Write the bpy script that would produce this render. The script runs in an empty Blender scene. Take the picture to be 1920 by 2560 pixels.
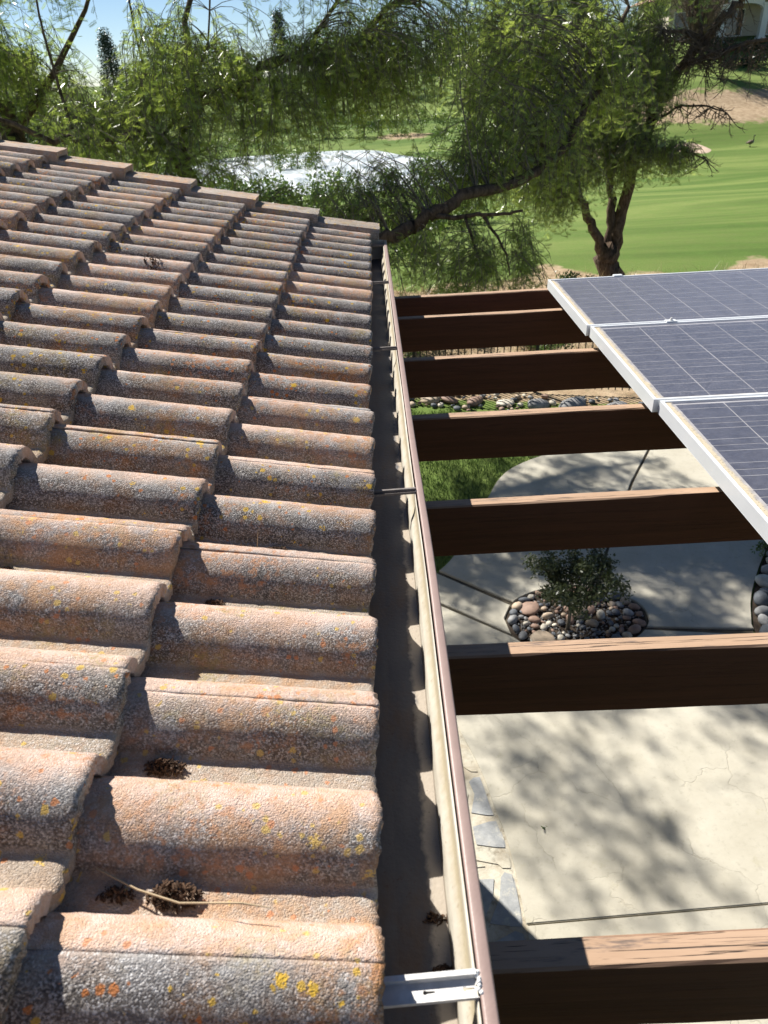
import bpy, bmesh, math, random
import numpy as np
from mathutils import Vector, Matrix, noise
random.seed(7); rng = np.random.default_rng(11)
R = math.radians
S = bpy.context.scene
COL = S.collection

# ------------------------------------------------------------------ camera
cam = bpy.data.cameras.new('camera'); camo = bpy.data.objects.new('camera', cam); COL.objects.link(camo)
cam.sensor_fit = 'VERTICAL'; cam.sensor_height = 36.0; cam.lens = 36.0 * 1775 / 2560
cam.clip_start = 0.02; cam.clip_end = 3000
def cam_axes(yaw, pitch, roll):
    f = Vector((math.sin(yaw)*math.cos(pitch), math.cos(yaw)*math.cos(pitch), -math.sin(pitch)))
    r = Vector((math.cos(yaw), -math.sin(yaw), 0)); d = f.cross(r)
    c, s = math.cos(roll), math.sin(roll)
    return r*c + d*s, d*c - r*s, f
cr, cd, cf = cam_axes(R(-.66), R(31.95), R(3.25))
M = Matrix((( cr.x, -cd.x, -cf.x, .038), (cr.y, -cd.y, -cf.y, -.404), (cr.z, -cd.z, -cf.z, .755), (0, 0, 0, 1)))
camo.matrix_world = M
cam.dof.use_dof = True; cam.dof.focus_distance = 1.9; cam.dof.aperture_fstop = 9.0
S.camera = camo

# ------------------------------------------------------------------ world and sun
SUN = Vector((-.63, .80, 1.0)).normalized()
world = bpy.data.worlds.new('World'); S.world = world; world.use_nodes = True
wn = world.node_tree.nodes; wl = world.node_tree.links; wn.clear()
sky = wn.new('ShaderNodeTexSky'); sky.sky_type = 'NISHITA'; sky.sun_disc = False
sky.sun_elevation = math.asin(SUN.z); sky.sun_rotation = math.atan2(SUN.x, SUN.y)
sky.air_density = .7; sky.dust_density = 0.0; sky.ozone_density = 3.0
bgn = wn.new('ShaderNodeBackground'); bgn.inputs['Strength'].default_value = .052
wo = wn.new('ShaderNodeOutputWorld'); wl.new(sky.outputs[0], bgn.inputs[0]); wl.new(bgn.outputs[0], wo.inputs[0])
sl = bpy.data.lights.new('sun', 'SUN'); sl.energy = 5.0; sl.angle = R(.53); sl.color = (1, .955, .88)
so = bpy.data.objects.new('sun', sl); COL.objects.link(so)
so.rotation_euler = SUN.to_track_quat('Z', 'Y').to_euler()
S.view_settings.view_transform = 'Standard'; S.view_settings.look = 'None'
S.view_settings.exposure = 0.92; S.view_settings.gamma = 1; S.view_settings.use_curve_mapping = False
S.cycles.max_bounces = 6; S.cycles.transparent_max_bounces = 8

# ------------------------------------------------------------------ helpers
def tag(o, label=None, cat=None, group=None, kind=None):
    if label: o['label'] = label
    if cat: o['category'] = cat
    if group: o['group'] = group
    if kind: o['kind'] = kind
    return o
def empty(name, loc=(0,0,0), label=None, cat=None, group=None, rz=0):
    o = bpy.data.objects.new(name, None); COL.objects.link(o); o.location = loc; o.rotation_euler = (0,0,rz)
    o.empty_display_size = .1
    return tag(o, label, cat, group)
def link(name, me, parent=None, loc=None, rot=None):
    o = bpy.data.objects.new(name, me); COL.objects.link(o)
    if parent: o.parent = parent
    if loc is not None: o.location = loc
    if rot is not None: o.rotation_euler = rot
    return o
def npmesh(name, V, F, mats, smooth=False, mi=None, attr=None):
    """V (n,3), F list of arrays (m,k)"""
    me = bpy.data.meshes.new(name)
    V = np.asarray(V, dtype=np.float32)
    if not isinstance(F, (list, tuple)): F = [F]
    F = [np.asarray(f, dtype=np.int32) for f in F if len(f)]
    me.vertices.add(len(V)); me.vertices.foreach_set('co', V.ravel())
    nl = sum(f.size for f in F); npoly = sum(len(f) for f in F)
    me.loops.add(nl); me.loops.foreach_set('vertex_index', np.concatenate([f.ravel() for f in F]))
    me.polygons.add(npoly)
    tot = np.concatenate([np.full(len(f), f.shape[1], np.int32) for f in F])
    st = np.concatenate([[0], np.cumsum(tot)[:-1]]).astype(np.int32)
    me.polygons.foreach_set('loop_start', st); me.polygons.foreach_set('loop_total', tot)
    if mi is not None: me.polygons.foreach_set('material_index', np.asarray(mi, np.int32))
    me.polygons.foreach_set('use_smooth', np.full(npoly, smooth))
    if attr:
        for k, v in attr.items():
            a = me.attributes.new(k, 'FLOAT', 'POINT'); a.data.foreach_set('value', np.asarray(v, np.float32))
    for m in (mats if isinstance(mats, (list, tuple)) else [mats]): me.materials.append(m)
    me.update(calc_edges=True); me.validate()
    return me
class MB:
    def __init__(s): s.v = []; s.f = []; s.m = []
    def box(s, x0, x1, y0, y1, z0, z1, m=0):
        b = len(s.v)
        s.v += [(x,y,z) for z in (z0,z1) for y in (y0,y1) for x in (x0,x1)]
        s.f += [tuple(b+i for i in q) for q in ((0,2,3,1),(4,5,7,6),(0,1,5,4),(2,6,7,3),(0,4,6,2),(1,3,7,5))]; s.m += [m]*6
        return s
    def tube(s, pts, rad, n=6, m=0, cap=True):
        pts = [Vector(p) for p in pts]; b = len(s.v)
        if not hasattr(rad, '__len__'): rad = [rad]*len(pts)
        u = None
        for i, p in enumerate(pts):
            t = (pts[min(i+1, len(pts)-1)] - pts[max(i-1, 0)]).normalized()
            if u is None: u = t.orthogonal().normalized()
            u = (u - t*u.dot(t)).normalized(); w = t.cross(u)
            for k in range(n):
                a = 2*math.pi*k/n; s.v.append(tuple(p + (u*math.cos(a) + w*math.sin(a))*rad[i]))
        for i in range(len(pts)-1):
            for k in range(n):
                s.f.append((b+i*n+k, b+i*n+(k+1)%n, b+(i+1)*n+(k+1)%n, b+(i+1)*n+k)); s.m.append(m)
        if cap:
            s.f.append(tuple(b+k for k in range(n))[::-1]); s.m.append(m)
            e = b+(len(pts)-1)*n; s.f.append(tuple(e+k for k in range(n))); s.m.append(m)
        return s
    def prism(s, poly, z0, z1, m=0):
        n = len(poly); b = len(s.v)
        s.v += [(p[0],p[1],z0) for p in poly] + [(p[0],p[1],z1) for p in poly]
        s.f.append(tuple(b+i for i in range(n))[::-1]); s.f.append(tuple(b+n+i for i in range(n))); s.m += [m]*2
        for i in range(n): s.f.append((b+i, b+(i+1)%n, b+n+(i+1)%n, b+n+i)); s.m.append(m)
        return s
    def mesh(s, name, mats, smooth=False, bevel=0):
        me = bpy.data.meshes.new(name); me.from_pydata(s.v, [], s.f)
        mats = mats if isinstance(mats, (list, tuple)) else [mats]
        for mm in mats: me.materials.append(mm)
        me.polygons.foreach_set('material_index', s.m)
        bm = bmesh.new(); bm.from_mesh(me)
        bmesh.ops.recalc_face_normals(bm, faces=bm.faces)
        if bevel:
            bmesh.ops.bevel(bm, geom=list(bm.edges), offset=bevel, segments=2, affect='EDGES', profile=.6, clamp_overlap=True)
        bm.to_mesh(me); bm.free()
        if smooth: me.shade_smooth()
        return me
    def build(s, name, mats, parent=None, smooth=False, bevel=0):
        return link(name, s.mesh(name, mats, smooth, bevel), parent)

# ------------------------------------------------------------------ materials
class NT:
    def __init__(s, name):
        s.m = bpy.data.materials.new(name); s.m.use_nodes = True; s.t = s.m.node_tree; s.n = s.t.nodes
        s.b = s.n['Principled BSDF']; s.out = s.n['Material Output']
        s.tc = None
    def new(s, t, **kw):
        n = s.n.new(t)
        for k, v in kw.items(): setattr(n, k, v)
        return n
    def set(s, node, i, v):
        if hasattr(v, 'is_output') or isinstance(v, bpy.types.NodeSocket): s.t.links.new(v, node.inputs[i])
        else: node.inputs[i].default_value = v
    def pos(s): 
        if not getattr(s, '_p', None): s._p = s.new('ShaderNodeNewGeometry')
        return s._p.outputs['Position']
    def geo(s): s.pos(); return s._p
    def obj(s):
        if not s.tc: s.tc = s.new('ShaderNodeTexCoord')
        return s.tc.outputs['Object']
    def map(s, v, scale=(1,1,1), loc=(0,0,0), rot=(0,0,0)):
        n = s.new('ShaderNodeMapping'); s.set(n, 0, v); n.inputs['Scale'].default_value = scale; s.set(n, 1, loc); n.inputs['Rotation'].default_value = rot; return n.outputs[0]
    def noise(s, v, scale, detail=3, rough=.55, dist=0):
        n = s.new('ShaderNodeTexNoise'); s.set(n, 'Vector', v); n.inputs['Scale'].default_value = scale
        n.inputs['Detail'].default_value = detail; n.inputs['Roughness'].default_value = rough; n.inputs['Distortion'].default_value = dist
        return n.outputs['Fac']
    def vor(s, v, scale, feature='F1', rand=1, out='Distance'):
        n = s.new('ShaderNodeTexVoronoi', feature=feature); s.set(n, 'Vector', v); n.inputs['Scale'].default_value = scale; n.inputs['Randomness'].default_value = rand
        return n.outputs[out]
    def ramp(s, f, a, b, lo=0., hi=1.):
        n = s.new('ShaderNodeMapRange'); s.set(n, 0, f); s.set(n, 1, a); s.set(n, 2, b); s.set(n, 3, lo); s.set(n, 4, hi); return n.outputs[0]
    def math(s, op, a, b=0., c=None):
        n = s.new('ShaderNodeMath', operation=op); s.set(n, 0, a); s.set(n, 1, b)
        if c is not None: s.set(n, 2, c)
        return n.outputs[0]
    def mix(s, f, a, b, blend='MIX'):
        n = s.new('ShaderNodeMix', data_type='RGBA', blend_type=blend)
        s.set(n, 0, f)
        for i, v in ((6, a), (7, b)):
            if isinstance(v, tuple): n.inputs[i].default_value = (*v, 1) if len(v) == 3 else v
            else: s.t.links.new(v, n.inputs[i])
        return n.outputs[2]
    def bump(s, h, strength=.3, dist=.01, prev=None):
        n = s.new('ShaderNodeBump'); s.set(n, 'Height', h); n.inputs['Strength'].default_value = strength; n.inputs['Distance'].default_value = dist
        if prev is not None: s.t.links.new(prev, n.inputs['Normal'])
        return n.outputs[0]
    def sep(s, v):
        n = s.new('ShaderNodeSeparateXYZ'); s.set(n, 0, v); return n.outputs
    def attr(s, name):
        n = s.new('ShaderNodeAttribute', attribute_name=name); return n.outputs['Fac']
    def rnd(s):
        n = s.new('ShaderNodeObjectInfo'); return n.outputs['Random']
    def color(s, c): s.set(s.b, 'Base Color', c if not isinstance(c, tuple) else (*c, 1)); return s
    def done(s, rough=.8, metal=0., normal=None, spec=.5):
        s.set(s.b, 'Roughness', rough); s.set(s.b, 'Metallic', metal); s.set(s.b, 'Specular IOR Level', spec)
        if normal is not None: s.t.links.new(normal, s.b.inputs['Normal'])
        return s.m
def simple(name, col, rough=.7, metal=0., var=.25, scale=8., bs=.3, bscale=60., bd=.003, spec=.4):
    t = NT(name); n = t.noise(t.pos(), scale, 5)
    c2 = tuple(x*(1-var) for x in col); c1 = tuple(min(1, x*(1+var)) for x in col)
    t.color(t.mix(t.ramp(n, .3, .7), c2, c1))
    return t.done(rough, metal, t.bump(t.noise(t.pos(), bscale, 4), bs, bd), spec)

# concrete roof tile
def tile_material(name, dark=False):
    t = NT(name); P = t.pos()
    rnd = t.rnd(); side = t.attr('dry'); pan = t.attr('pan')
    pink = (.52,.355,.27); grey = (.315,.298,.288); ash = (.41,.40,.395)
    big = t.math('ADD', t.noise(P, 6.5, 4, .6), t.math('MULTIPLY_ADD', rnd, .30, -.15))
    f = t.ramp(t.math('ADD', big, t.math('MULTIPLY_ADD', side, .50, t.math('MULTIPLY', t.noise(P, 45, 4, .7), .30))), .72, 1.0)
    c = t.mix(t.ramp(t.noise(t.map(P, loc=(8,1,1)), 8, 4, .6), .40, .62, 0, .6), grey, (.37,.31,.235))
    c = t.mix(f, c, pink)
    c = t.mix(t.math('MULTIPLY', t.ramp(t.noise(t.map(P, loc=(2,5,1)), 14, 5, .7), .50, .64, 0, .7), t.ramp(f, 0, 1, 1, .35)), c, ash)
    c = t.mix(t.math('MULTIPLY', pan, .8), c, (.34,.285,.215))
    # single sand grains, pale and dark
    gv = t.new('ShaderNodeTexVoronoi'); t.set(gv, 'Vector', P); gv.inputs['Scale'].default_value = 540
    gr = t.sep(gv.outputs['Color'])[0]
    clean = t.ramp(f, 0, 1, 1, .35)
    c = t.mix(t.math('MULTIPLY', t.math('MULTIPLY', t.math('GREATER_THAN', gr, .80), clean), t.ramp(t.noise(P, 9, 3), .35, .6, .15, .80)), c, (.60,.58,.57))
    low = t.ramp(t.math('ADD', side, t.math('MULTIPLY_ADD', t.noise(P, 20, 4), .3, -.15)), .45, .08)
    alg = t.math('ADD', t.ramp(t.noise(P, 12, 5, .65), .42, .60, .04, .34), t.math('MULTIPLY', low, .50))
    c = t.mix(t.math('MULTIPLY', t.math('MULTIPLY', t.math('LESS_THAN', gr, .50), alg), clean), c, (.045,.038,.036))
    c = t.mix(t.math('MULTIPLY', t.math('MULTIPLY', t.ramp(t.noise(P, 300, 3, .7), .56, .44), alg), .8), c, (.055,.045,.040))
    # rust and ochre lichen films
    ol = t.math('MULTIPLY', t.ramp(t.math('ADD', t.noise(P, 4.4, 2), t.math('MULTIPLY', rnd, .16)), .56, .70), t.ramp(t.noise(P, 60, 5, .75), .50, .60))
    c = t.mix(t.math('MULTIPLY', t.math('MULTIPLY', ol, t.math('MULTIPLY_ADD', pan, -.7, 1.0)), .75), c, (.42,.16,.04))
    ol2 = t.math('MULTIPLY', t.ramp(t.math('ADD', t.noise(t.map(P, loc=(1,4,2)), 3.4, 3), t.math('MULTIPLY', rnd, .24)), .58, .74), t.ramp(t.noise(P, 24, 5, .75), .42, .62))
    c = t.mix(t.math('MULTIPLY', ol2, .70), c, (.42,.20,.06))
    ov = t.math('MULTIPLY', t.ramp(t.noise(t.map(P, loc=(3,7,1)), 7, 4, .7), .55, .70, 0, .8), t.ramp(t.noise(P, 130, 3, .7), .42, .60))
    c = t.mix(ov, c, (.30,.22,.06))
    def dots(sc, thr, loc, size, wob=.30):
        vn = t.new('ShaderNodeTexVoronoi'); t.set(vn, 'Vector', t.map(P, loc=loc)); vn.inputs['Scale'].default_value = sc
        w = t.math('ADD', vn.outputs['Distance'], t.math('MULTIPLY_ADD', t.noise(P, 280, 3, .7), wob*2, -wob))
        q = t.sep(vn.outputs['Color']); 
        return t.math('MULTIPLY', t.ramp(w, t.math('MULTIPLY', q[1], size*1.5), t.math('MULTIPLY_ADD', q[1], size*1.5, -.07)), t.math('GREATER_THAN', t.math('ADD', q[0], t.math('MULTIPLY', t.ramp(t.noise(t.map(P, loc=(loc[1],3,2)), 4.5, 3), .40, .66), .55)), thr))
    c = t.mix(t.math('MULTIPLY', dots(34, 1.10, (0,0,0), .21, .42), .95), c, (.60,.36,.010))
    c = t.mix(t.math('MULTIPLY', dots(75, 1.02, (5,2,3), .30), .85), c, (.52,.32,.02))
    c = t.mix(t.math('MULTIPLY', dots(80, 1.10, (1,8,3), .30), .85), c, (.48,.15,.02))
    hs = t.new('ShaderNodeHueSaturation'); t.set(hs, 'Color', c); t.set(hs, 'Value', t.math('MULTIPLY_ADD', rnd, .26, 1.04)); t.set(hs, 'Saturation', t.math('MULTIPLY_ADD', rnd, -.28, 1.04))
    t.color(hs.outputs[0])
    h = t.math('ADD', t.math('MULTIPLY', gr, .45), t.math('ADD', t.math('MULTIPLY', gv.outputs['Distance'], -.6), t.math('MULTIPLY', t.noise(P, 210, 4, .7), 1.0)))
    nb = t.bump(h, .75, .0034)
    nb = t.bump(t.noise(P, 50, 4), .45, .004, nb)
    return t.done(.93, 0, nb, .22)
M_tile = tile_material('weathered_concrete')
M_rake = None

def wood(name, face, top, xdir=True):
    t = NT(name); P = t.obj()
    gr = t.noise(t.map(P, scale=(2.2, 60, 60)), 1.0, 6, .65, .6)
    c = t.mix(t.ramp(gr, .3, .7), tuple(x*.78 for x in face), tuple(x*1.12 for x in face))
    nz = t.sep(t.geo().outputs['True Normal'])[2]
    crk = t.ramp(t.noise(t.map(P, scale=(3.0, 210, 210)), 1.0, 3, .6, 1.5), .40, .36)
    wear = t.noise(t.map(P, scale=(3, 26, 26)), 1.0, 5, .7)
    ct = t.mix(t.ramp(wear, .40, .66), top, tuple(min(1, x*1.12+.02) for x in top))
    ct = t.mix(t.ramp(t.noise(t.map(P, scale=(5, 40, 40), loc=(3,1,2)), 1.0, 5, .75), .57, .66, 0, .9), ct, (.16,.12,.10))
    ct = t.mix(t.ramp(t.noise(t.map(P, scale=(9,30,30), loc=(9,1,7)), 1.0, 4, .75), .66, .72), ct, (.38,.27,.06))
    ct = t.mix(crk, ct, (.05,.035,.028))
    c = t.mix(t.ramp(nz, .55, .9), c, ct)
    t.color(c)
    nb = t.bump(gr, .35, .003); nb = t.bump(t.math('SUBTRACT', 1, crk), .6, .002, nb)
    return t.done(.72, 0, nb, .25)
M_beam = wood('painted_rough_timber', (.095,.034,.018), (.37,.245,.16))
M_brown = simple('brown_painted_metal', (.30,.215,.19), .45, .0, .07, 30, .25, 260, .0012, .4)
t = NT('dusty_gutter_cream'); P = t.pos()
c = t.mix(t.ramp(t.noise(P, 14, 5), .35, .65), (.50,.455,.375), (.60,.56,.475))
zz = t.sep(P)[2]
band = t.math('ADD', zz, t.math('MULTIPLY_ADD', t.noise(t.map(P, scale=(1,6,1)), 5, 5, .7), .03, -.015))
c = t.mix(t.math('MULTIPLY', t.ramp(band, -.096, -.082), t.ramp(band, -.062, -.074)), c, (.42,.36,.25))
c = t.mix(t.ramp(t.noise(P, 90, 4, .7), .62, .72, 0, .5), c, (.25,.19,.12))
M_cream = t.color(c).done(.6, 0, t.bump(t.noise(P, 40, 4), .4, .003), .35)
t = NT('gutter_floor_dirt_and_sun'); P = t.pos()
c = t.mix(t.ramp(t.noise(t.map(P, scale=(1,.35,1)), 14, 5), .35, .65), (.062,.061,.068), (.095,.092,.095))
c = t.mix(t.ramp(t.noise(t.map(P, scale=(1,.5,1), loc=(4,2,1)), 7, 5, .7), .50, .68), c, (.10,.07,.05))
c = t.mix(t.ramp(t.math('ADD', t.sep(P)[0], t.math('MULTIPLY_ADD', t.noise(P, 26, 5, .7), .030, -.015)), .058, .066), c, (.34,.29,.23))  # pale silt by the front seam, also painted in as the sunlit strip
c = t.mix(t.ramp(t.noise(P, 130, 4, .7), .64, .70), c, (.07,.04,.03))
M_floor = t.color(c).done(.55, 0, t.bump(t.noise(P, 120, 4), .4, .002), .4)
M_galv = simple('galvanised_steel', (.60,.59,.57), .5, .25, .15, 60, .25, 500, .0008, .5)
M_dull = simple('dark_hanger_steel', (.16,.14,.13), .6, .1, .2, 60)  # darker copy of the hanger steel, used on the farther hangers
M_black = simple('black_void_paint', (.012,.012,.012), .8)
M_alu = simple('anodised_aluminium', (.70,.72,.74), .45, .25, .06, 5, .15, 300, .0006, .5)
M_fascia = simple('dark_brown_fascia_paint', (.07,.04,.03), .7)
M_stucco = simple('stucco', (.42,.36,.28), .9, 0, .12, 3, .5, 90, .006)
M_iron = simple('black_iron', (.02,.018,.016), .5)

# solar
t = NT('silicon_cell'); P = t.pos()
v = t.new('ShaderNodeTexVoronoi'); t.set(v, 'Vector', P); v.inputs['Scale'].default_value = 90
c = t.mix(t.sep(v.outputs['Color'])[0], (.020,.021,.036), (.042,.044,.066))
M_cell = t.color(c).done(.34, .0, None, .6)
M_bus = simple('busbar_silver', (.48,.47,.46), .4, .1, .2)
M_back = simple('panel_backsheet', (.46,.44,.42), .6)
def pane_material(name, speck, dirt):
    t = NT(name); P = t.pos(); O = t.obj()
    rough_n = t.noise(P, 200, 3, .65)
    tr = t.new('ShaderNodeBsdfTransparent'); tr.inputs[0].default_value = (.94,.94,.96,1)
    gl = t.new('ShaderNodeBsdfGlossy'); gl.inputs['Roughness'].default_value = .14
    t.t.links.new(t.bump(t.math('ADD', rough_n, t.math('MULTIPLY', t.noise(P, 90, 3), .6)), .55, .003), gl.inputs['Normal'])
    gl.inputs[0].default_value = (.95,.95,1,1)
    lw = t.new('ShaderNodeLayerWeight'); lw.inputs[0].default_value = .5
    fr = t.math('MULTIPLY_ADD', t.math('POWER', lw.outputs['Facing'], 5.0), .94, .04)
    m1 = t.new('ShaderNodeMixShader'); t.t.links.new(fr, m1.inputs[0]); t.t.links.new(tr.outputs[0], m1.inputs[1]); t.t.links.new(gl.outputs[0], m1.inputs[2])
    df = t.new('ShaderNodeBsdfDiffuse')
    df.inputs[0].default_value = (.50,.48,.47,1)
    ox = t.sep(O)
    # scattered water spots and dust, dirt caked against the frame
    dust = t.ramp(t.noise(P, 18, 6, .7), .3, .75, .05+dirt, .15+dirt)
    sp = t.math('MULTIPLY', t.ramp(t.noise(P, 300, 2, .6), .58, .66), speck)
    smear = t.math('MULTIPLY', t.ramp(t.noise(t.map(P, scale=(90, 14, 1), rot=(0,0,.5)), 1, 4, .6), .66, .72), t.ramp(t.noise(P, 6, 3), .5, .62, 0, .55))
    drop = t.math('MULTIPLY', t.ramp(t.vor(P, 17), .085, .05), t.math('GREATER_THAN', t.noise(P, 9, 2), .52))
    edge = t.ramp(t.math('ADD', ox[0], t.math('MULTIPLY', t.noise(P, 30, 5, .7), .030)), .056, .040)
    edge = t.math('MAXIMUM', edge, t.ramp(t.math('ADD', ox[1], t.math('MULTIPLY', t.noise(P, 40, 5, .7), .010)), .026, .022))
    edge = t.math('MULTIPLY', edge, .95)
    f = t.math('MAXIMUM', t.math('MAXIMUM', dust, sp), t.math('MAXIMUM', t.math('MAXIMUM', smear, t.math('MULTIPLY', drop, .5)), edge))
    dc = t.mix(edge, (.42,.42,.47), (.50,.43,.31))
    dc = t.mix(t.math('MULTIPLY', edge, t.ramp(t.noise(P, 150, 3, .7), .56, .66)), dc, (.12,.10,.05))
    t.t.links.new(dc, df.inputs[0])
    m2 = t.new('ShaderNodeMixShader'); t.t.links.new(f, m2.inputs[0]); t.t.links.new(m1.outputs[0], m2.inputs[1]); t.t.links.new(df.outputs[0], m2.inputs[2])
    t.t.links.new(m2.outputs[0], t.out.inputs[0])
    return t.m

# ground
def ground_material():
    t = NT('turf_and_dirt'); P = t.pos(); tan = t.attr('tan')
    f1 = t.noise(P, 2.3, 6, .7); xy = t.sep(P)
    mow = t.noise(t.map(P, scale=(.05,.30,1), rot=(0,0,.10)), 1.0, 4, .6, .8)
    g = t.mix(t.ramp(mow, .38, .60), (.075,.120,.026), (.185,.225,.065))
    g = t.mix(t.ramp(f1, .30, .72, 0, .55), g, (.10,.19,.030))
    g = t.mix(t.ramp(t.noise(P, 26, 5, .75), .50, .72, 0, .45), g, (.030,.075,.010))
    g = t.mix(t.ramp(t.noise(P, 34, 3, .7), .64, .70, 0, .35), g, (.34,.36,.20))
    d = t.mix(t.ramp(t.noise(P, 3.5, 6, .7), .35, .66), (.27,.19,.115), (.47,.36,.24))
    d = t.mix(t.ramp(t.noise(P, 14, 5, .7), .55, .68, 0, .7), d, (.10,.12,.035))
    w = t.ramp(t.math('ADD', tan, t.math('MULTIPLY_ADD', t.noise(P, 1.1, 6, .7), .9, -.45)), .42, .58)
    t.color(t.mix(w, g, d))
    return t.done(.95, 0, t.bump(t.noise(P, 30, 5, .7), .6, .03), .15)
M_ground = ground_material()
def concrete(name, a, b):
    t = NT(name); P = t.pos()
    c = t.mix(t.ramp(t.noise(P, 2.2, 6, .65), .32, .68), a, b)
    c = t.mix(t.ramp(t.noise(P, 20, 6, .8), .54, .70, 0, .45), c, tuple(x*.62 for x in a))
    c = t.mix(t.ramp(t.noise(t.map(P, loc=(5,3,0)), 6, 6, .75), .60, .72, 0, .35), c, (.36,.33,.22))
    w = t.new('ShaderNodeVectorMath', operation='ADD'); t.set(w, 0, P)
    nn = t.new('ShaderNodeTexNoise'); t.set(nn, 'Vector', P); nn.inputs['Scale'].default_value = 3.5; nn.inputs['Detail'].default_value = 6
    sc = t.new('ShaderNodeVectorMath', operation='SCALE'); t.t.links.new(nn.outputs['Color'], sc.inputs[0]); sc.inputs['Scale'].default_value = .35
    t.t.links.new(sc.outputs[0], w.inputs[1])
    vn = t.new('ShaderNodeTexVoronoi', feature='DISTANCE_TO_EDGE'); t.t.links.new(w.outputs[0], vn.inputs['Vector']); vn.inputs['Scale'].default_value = 1.9
    ck = t.math('MULTIPLY', t.ramp(vn.outputs[0], .008, .001), t.ramp(t.noise(P, 2.0, 2), .46, .56))
    c = t.mix(t.math('MULTIPLY', ck, .30), c, (.24,.21,.15))
    t.color(c)
    nb = t.bump(t.noise(P, 22, 6, .75), .35, .006); nb = t.bump(t.math('SUBTRACT', 1, ck), .5, .004, nb)
    return t.done(.86, 0, nb, .3)
M_conc = concrete('stamped_concrete', (.40,.37,.295), (.49,.46,.38))
M_mortar = simple('joint_sand', (.10,.085,.06), .95, 0, .3)
M_soil = simple('dark_mulch', (.045,.032,.022), .95, 0, .4, 20, .8, 90, .01)
M_sand = simple('bunker_sand', (.50,.38,.28), .95, 0, .12, 3)
t = NT('pond_water_painted_glare'); P = t.pos()
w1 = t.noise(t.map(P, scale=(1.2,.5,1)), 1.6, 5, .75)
t.color(t.mix(t.ramp(t.noise(t.map(P, scale=(1,.4,1)), .8, 5, .7), .38, .58), (.26,.32,.36), (.80,.84,.86)))  # sun glare painted into the water colour as near-white patches
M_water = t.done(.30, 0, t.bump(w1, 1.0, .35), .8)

def bark(name, a, b):
    t = NT(name); P = t.pos()
    n = t.noise(t.map(P, scale=(1,1,.35)), 22, 6, .7)
    t.color(t.mix(t.ramp(n, .35, .65), a, b))
    return t.done(.9, 0, t.bump(n, .9, .03), .2)
M_bark = bark('pepper_bark', (.045,.030,.020), (.17,.12,.085))
M_twig = bark('grey_twig_bark', (.085,.07,.05), (.26,.225,.175))
M_deadtw = bark('bare_twig_bark', (.07,.05,.04), (.17,.13,.10))
def leafmat(name, a, b, trans=.45, rough=.42, spec=.6, tcol=None):
    t = NT(name); 
    c = t.mix(t.attr('tint'), a, b)
    t.color(c); t.done(rough, 0, None, spec)
    tl = t.new('ShaderNodeBsdfTranslucent')
    hs = t.new('ShaderNodeHueSaturation'); t.t.links.new(c, hs.inputs['Color']); hs.inputs['Value'].default_value = 1.9; hs.inputs['Saturation'].default_value = 1.1; hs.inputs['Hue'].default_value = .492
    t.t.links.new(hs.outputs[0], tl.inputs[0])
    mx = t.new('ShaderNodeMixShader'); mx.inputs[0].default_value = trans
    t.t.links.new(t.b.outputs[0], mx.inputs[1]); t.t.links.new(tl.outputs[0], mx.inputs[2]); t.t.links.new(mx.outputs[0], t.out.inputs[0])
    return t.m
M_pepper = leafmat('pepper_leaflets', (.105,.155,.035), (.29,.36,.095), .55, .30, 1.0)
M_pepper2 = leafmat('darker_pepper_leaflets', (.100,.145,.040), (.26,.325,.100), .54, .30, 1.0)
M_shrubleaf = leafmat('shrub_leaves', (.035,.050,.020), (.075,.09,.035), .2)
M_farleaf = leafmat('far_leaves', (.045,.085,.020), (.12,.18,.045), .3)
M_conifer = leafmat('conifer_needles', (.012,.03,.012), (.035,.06,.022), .15)
M_grass = leafmat('grass_blades', (.022,.050,.010), (.06,.105,.020), .2)
M_dry = leafmat('dry_grass', (.22,.17,.09), (.42,.34,.2), .2)

# ------------------------------------------------------------------ terrain
G = -3.4
GS = (.755-G)/(2.9+.755)
def tx(x): return .038+(x-.038)*GS
def ty(y): return -.404+(y+.404)*GS
def sm(a, b, x):
    t = np.clip((x-a)/(b-a), 0, 1); return t*t*(3-2*t)
def H(x, y):
    x = np.asarray(x, float); y = np.asarray(y, float)
    z = -3.43 + .50*sm(10.6, 13.4, y)
    z = z - 1.95*sm(15, 45, y)
    right = sm(5, 16, x - .12*(y-20))
    z = z + right*(.35*sm(35, 50, y) + 1.5*sm(50, 58, y) + 1.75*sm(57, 64, y) + 3.0*sm(62, 78, y))
    left = 1-right
    z = z + left*(2.2*sm(66, 120, y))
    z = z + 3.0*sm(80, 220, y)
    z = z - .7*np.exp(-(((x+6)/13)**2 + ((y-56)/15)**2)*1.2)*left
    z = z + .10*np.sin(x*.31+.7)*np.sin(y*.23)*sm(15, 25, y)
    return z
def bar(*k):
    out = [k[0]]
    for (e, st) in zip(k[1::2], k[2::2]):
        while out[-1] < e - 1e-6: out.append(out[-1] + st)
    return np.array(out)
xs = bar(-90, -20, 3.5, -4, .8, 12, .3, 40, .9, 140, 5)
ys = bar(-14, 5, .6, 16, .25, 80, .9, 260, 6)
X, Y = np.meshgrid(xs, ys); Z = H(X, Y)
tan = np.zeros_like(X)
tan += sm(8.6, 9.15, Y - .24*(3-X)*(X<3))*(1-sm(13.0, 15.2, Y + .5*np.sin(X*1.3) + .35*np.sin(X*3.1)))*1.0
bank = sm(52, 56, Y + (X-20)*.20)*(1-sm(62, 66, Y + (X-20)*.1))*sm(8, 14, X)
tan = np.maximum(tan, bank*(.40+.42*sm(54, 57, Y)*(1-sm(59, 62, Y))))
tan = np.maximum(tan, .75*np.exp(-(((X-3)/4)**2 + ((Y-76)/3)**2)))

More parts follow.
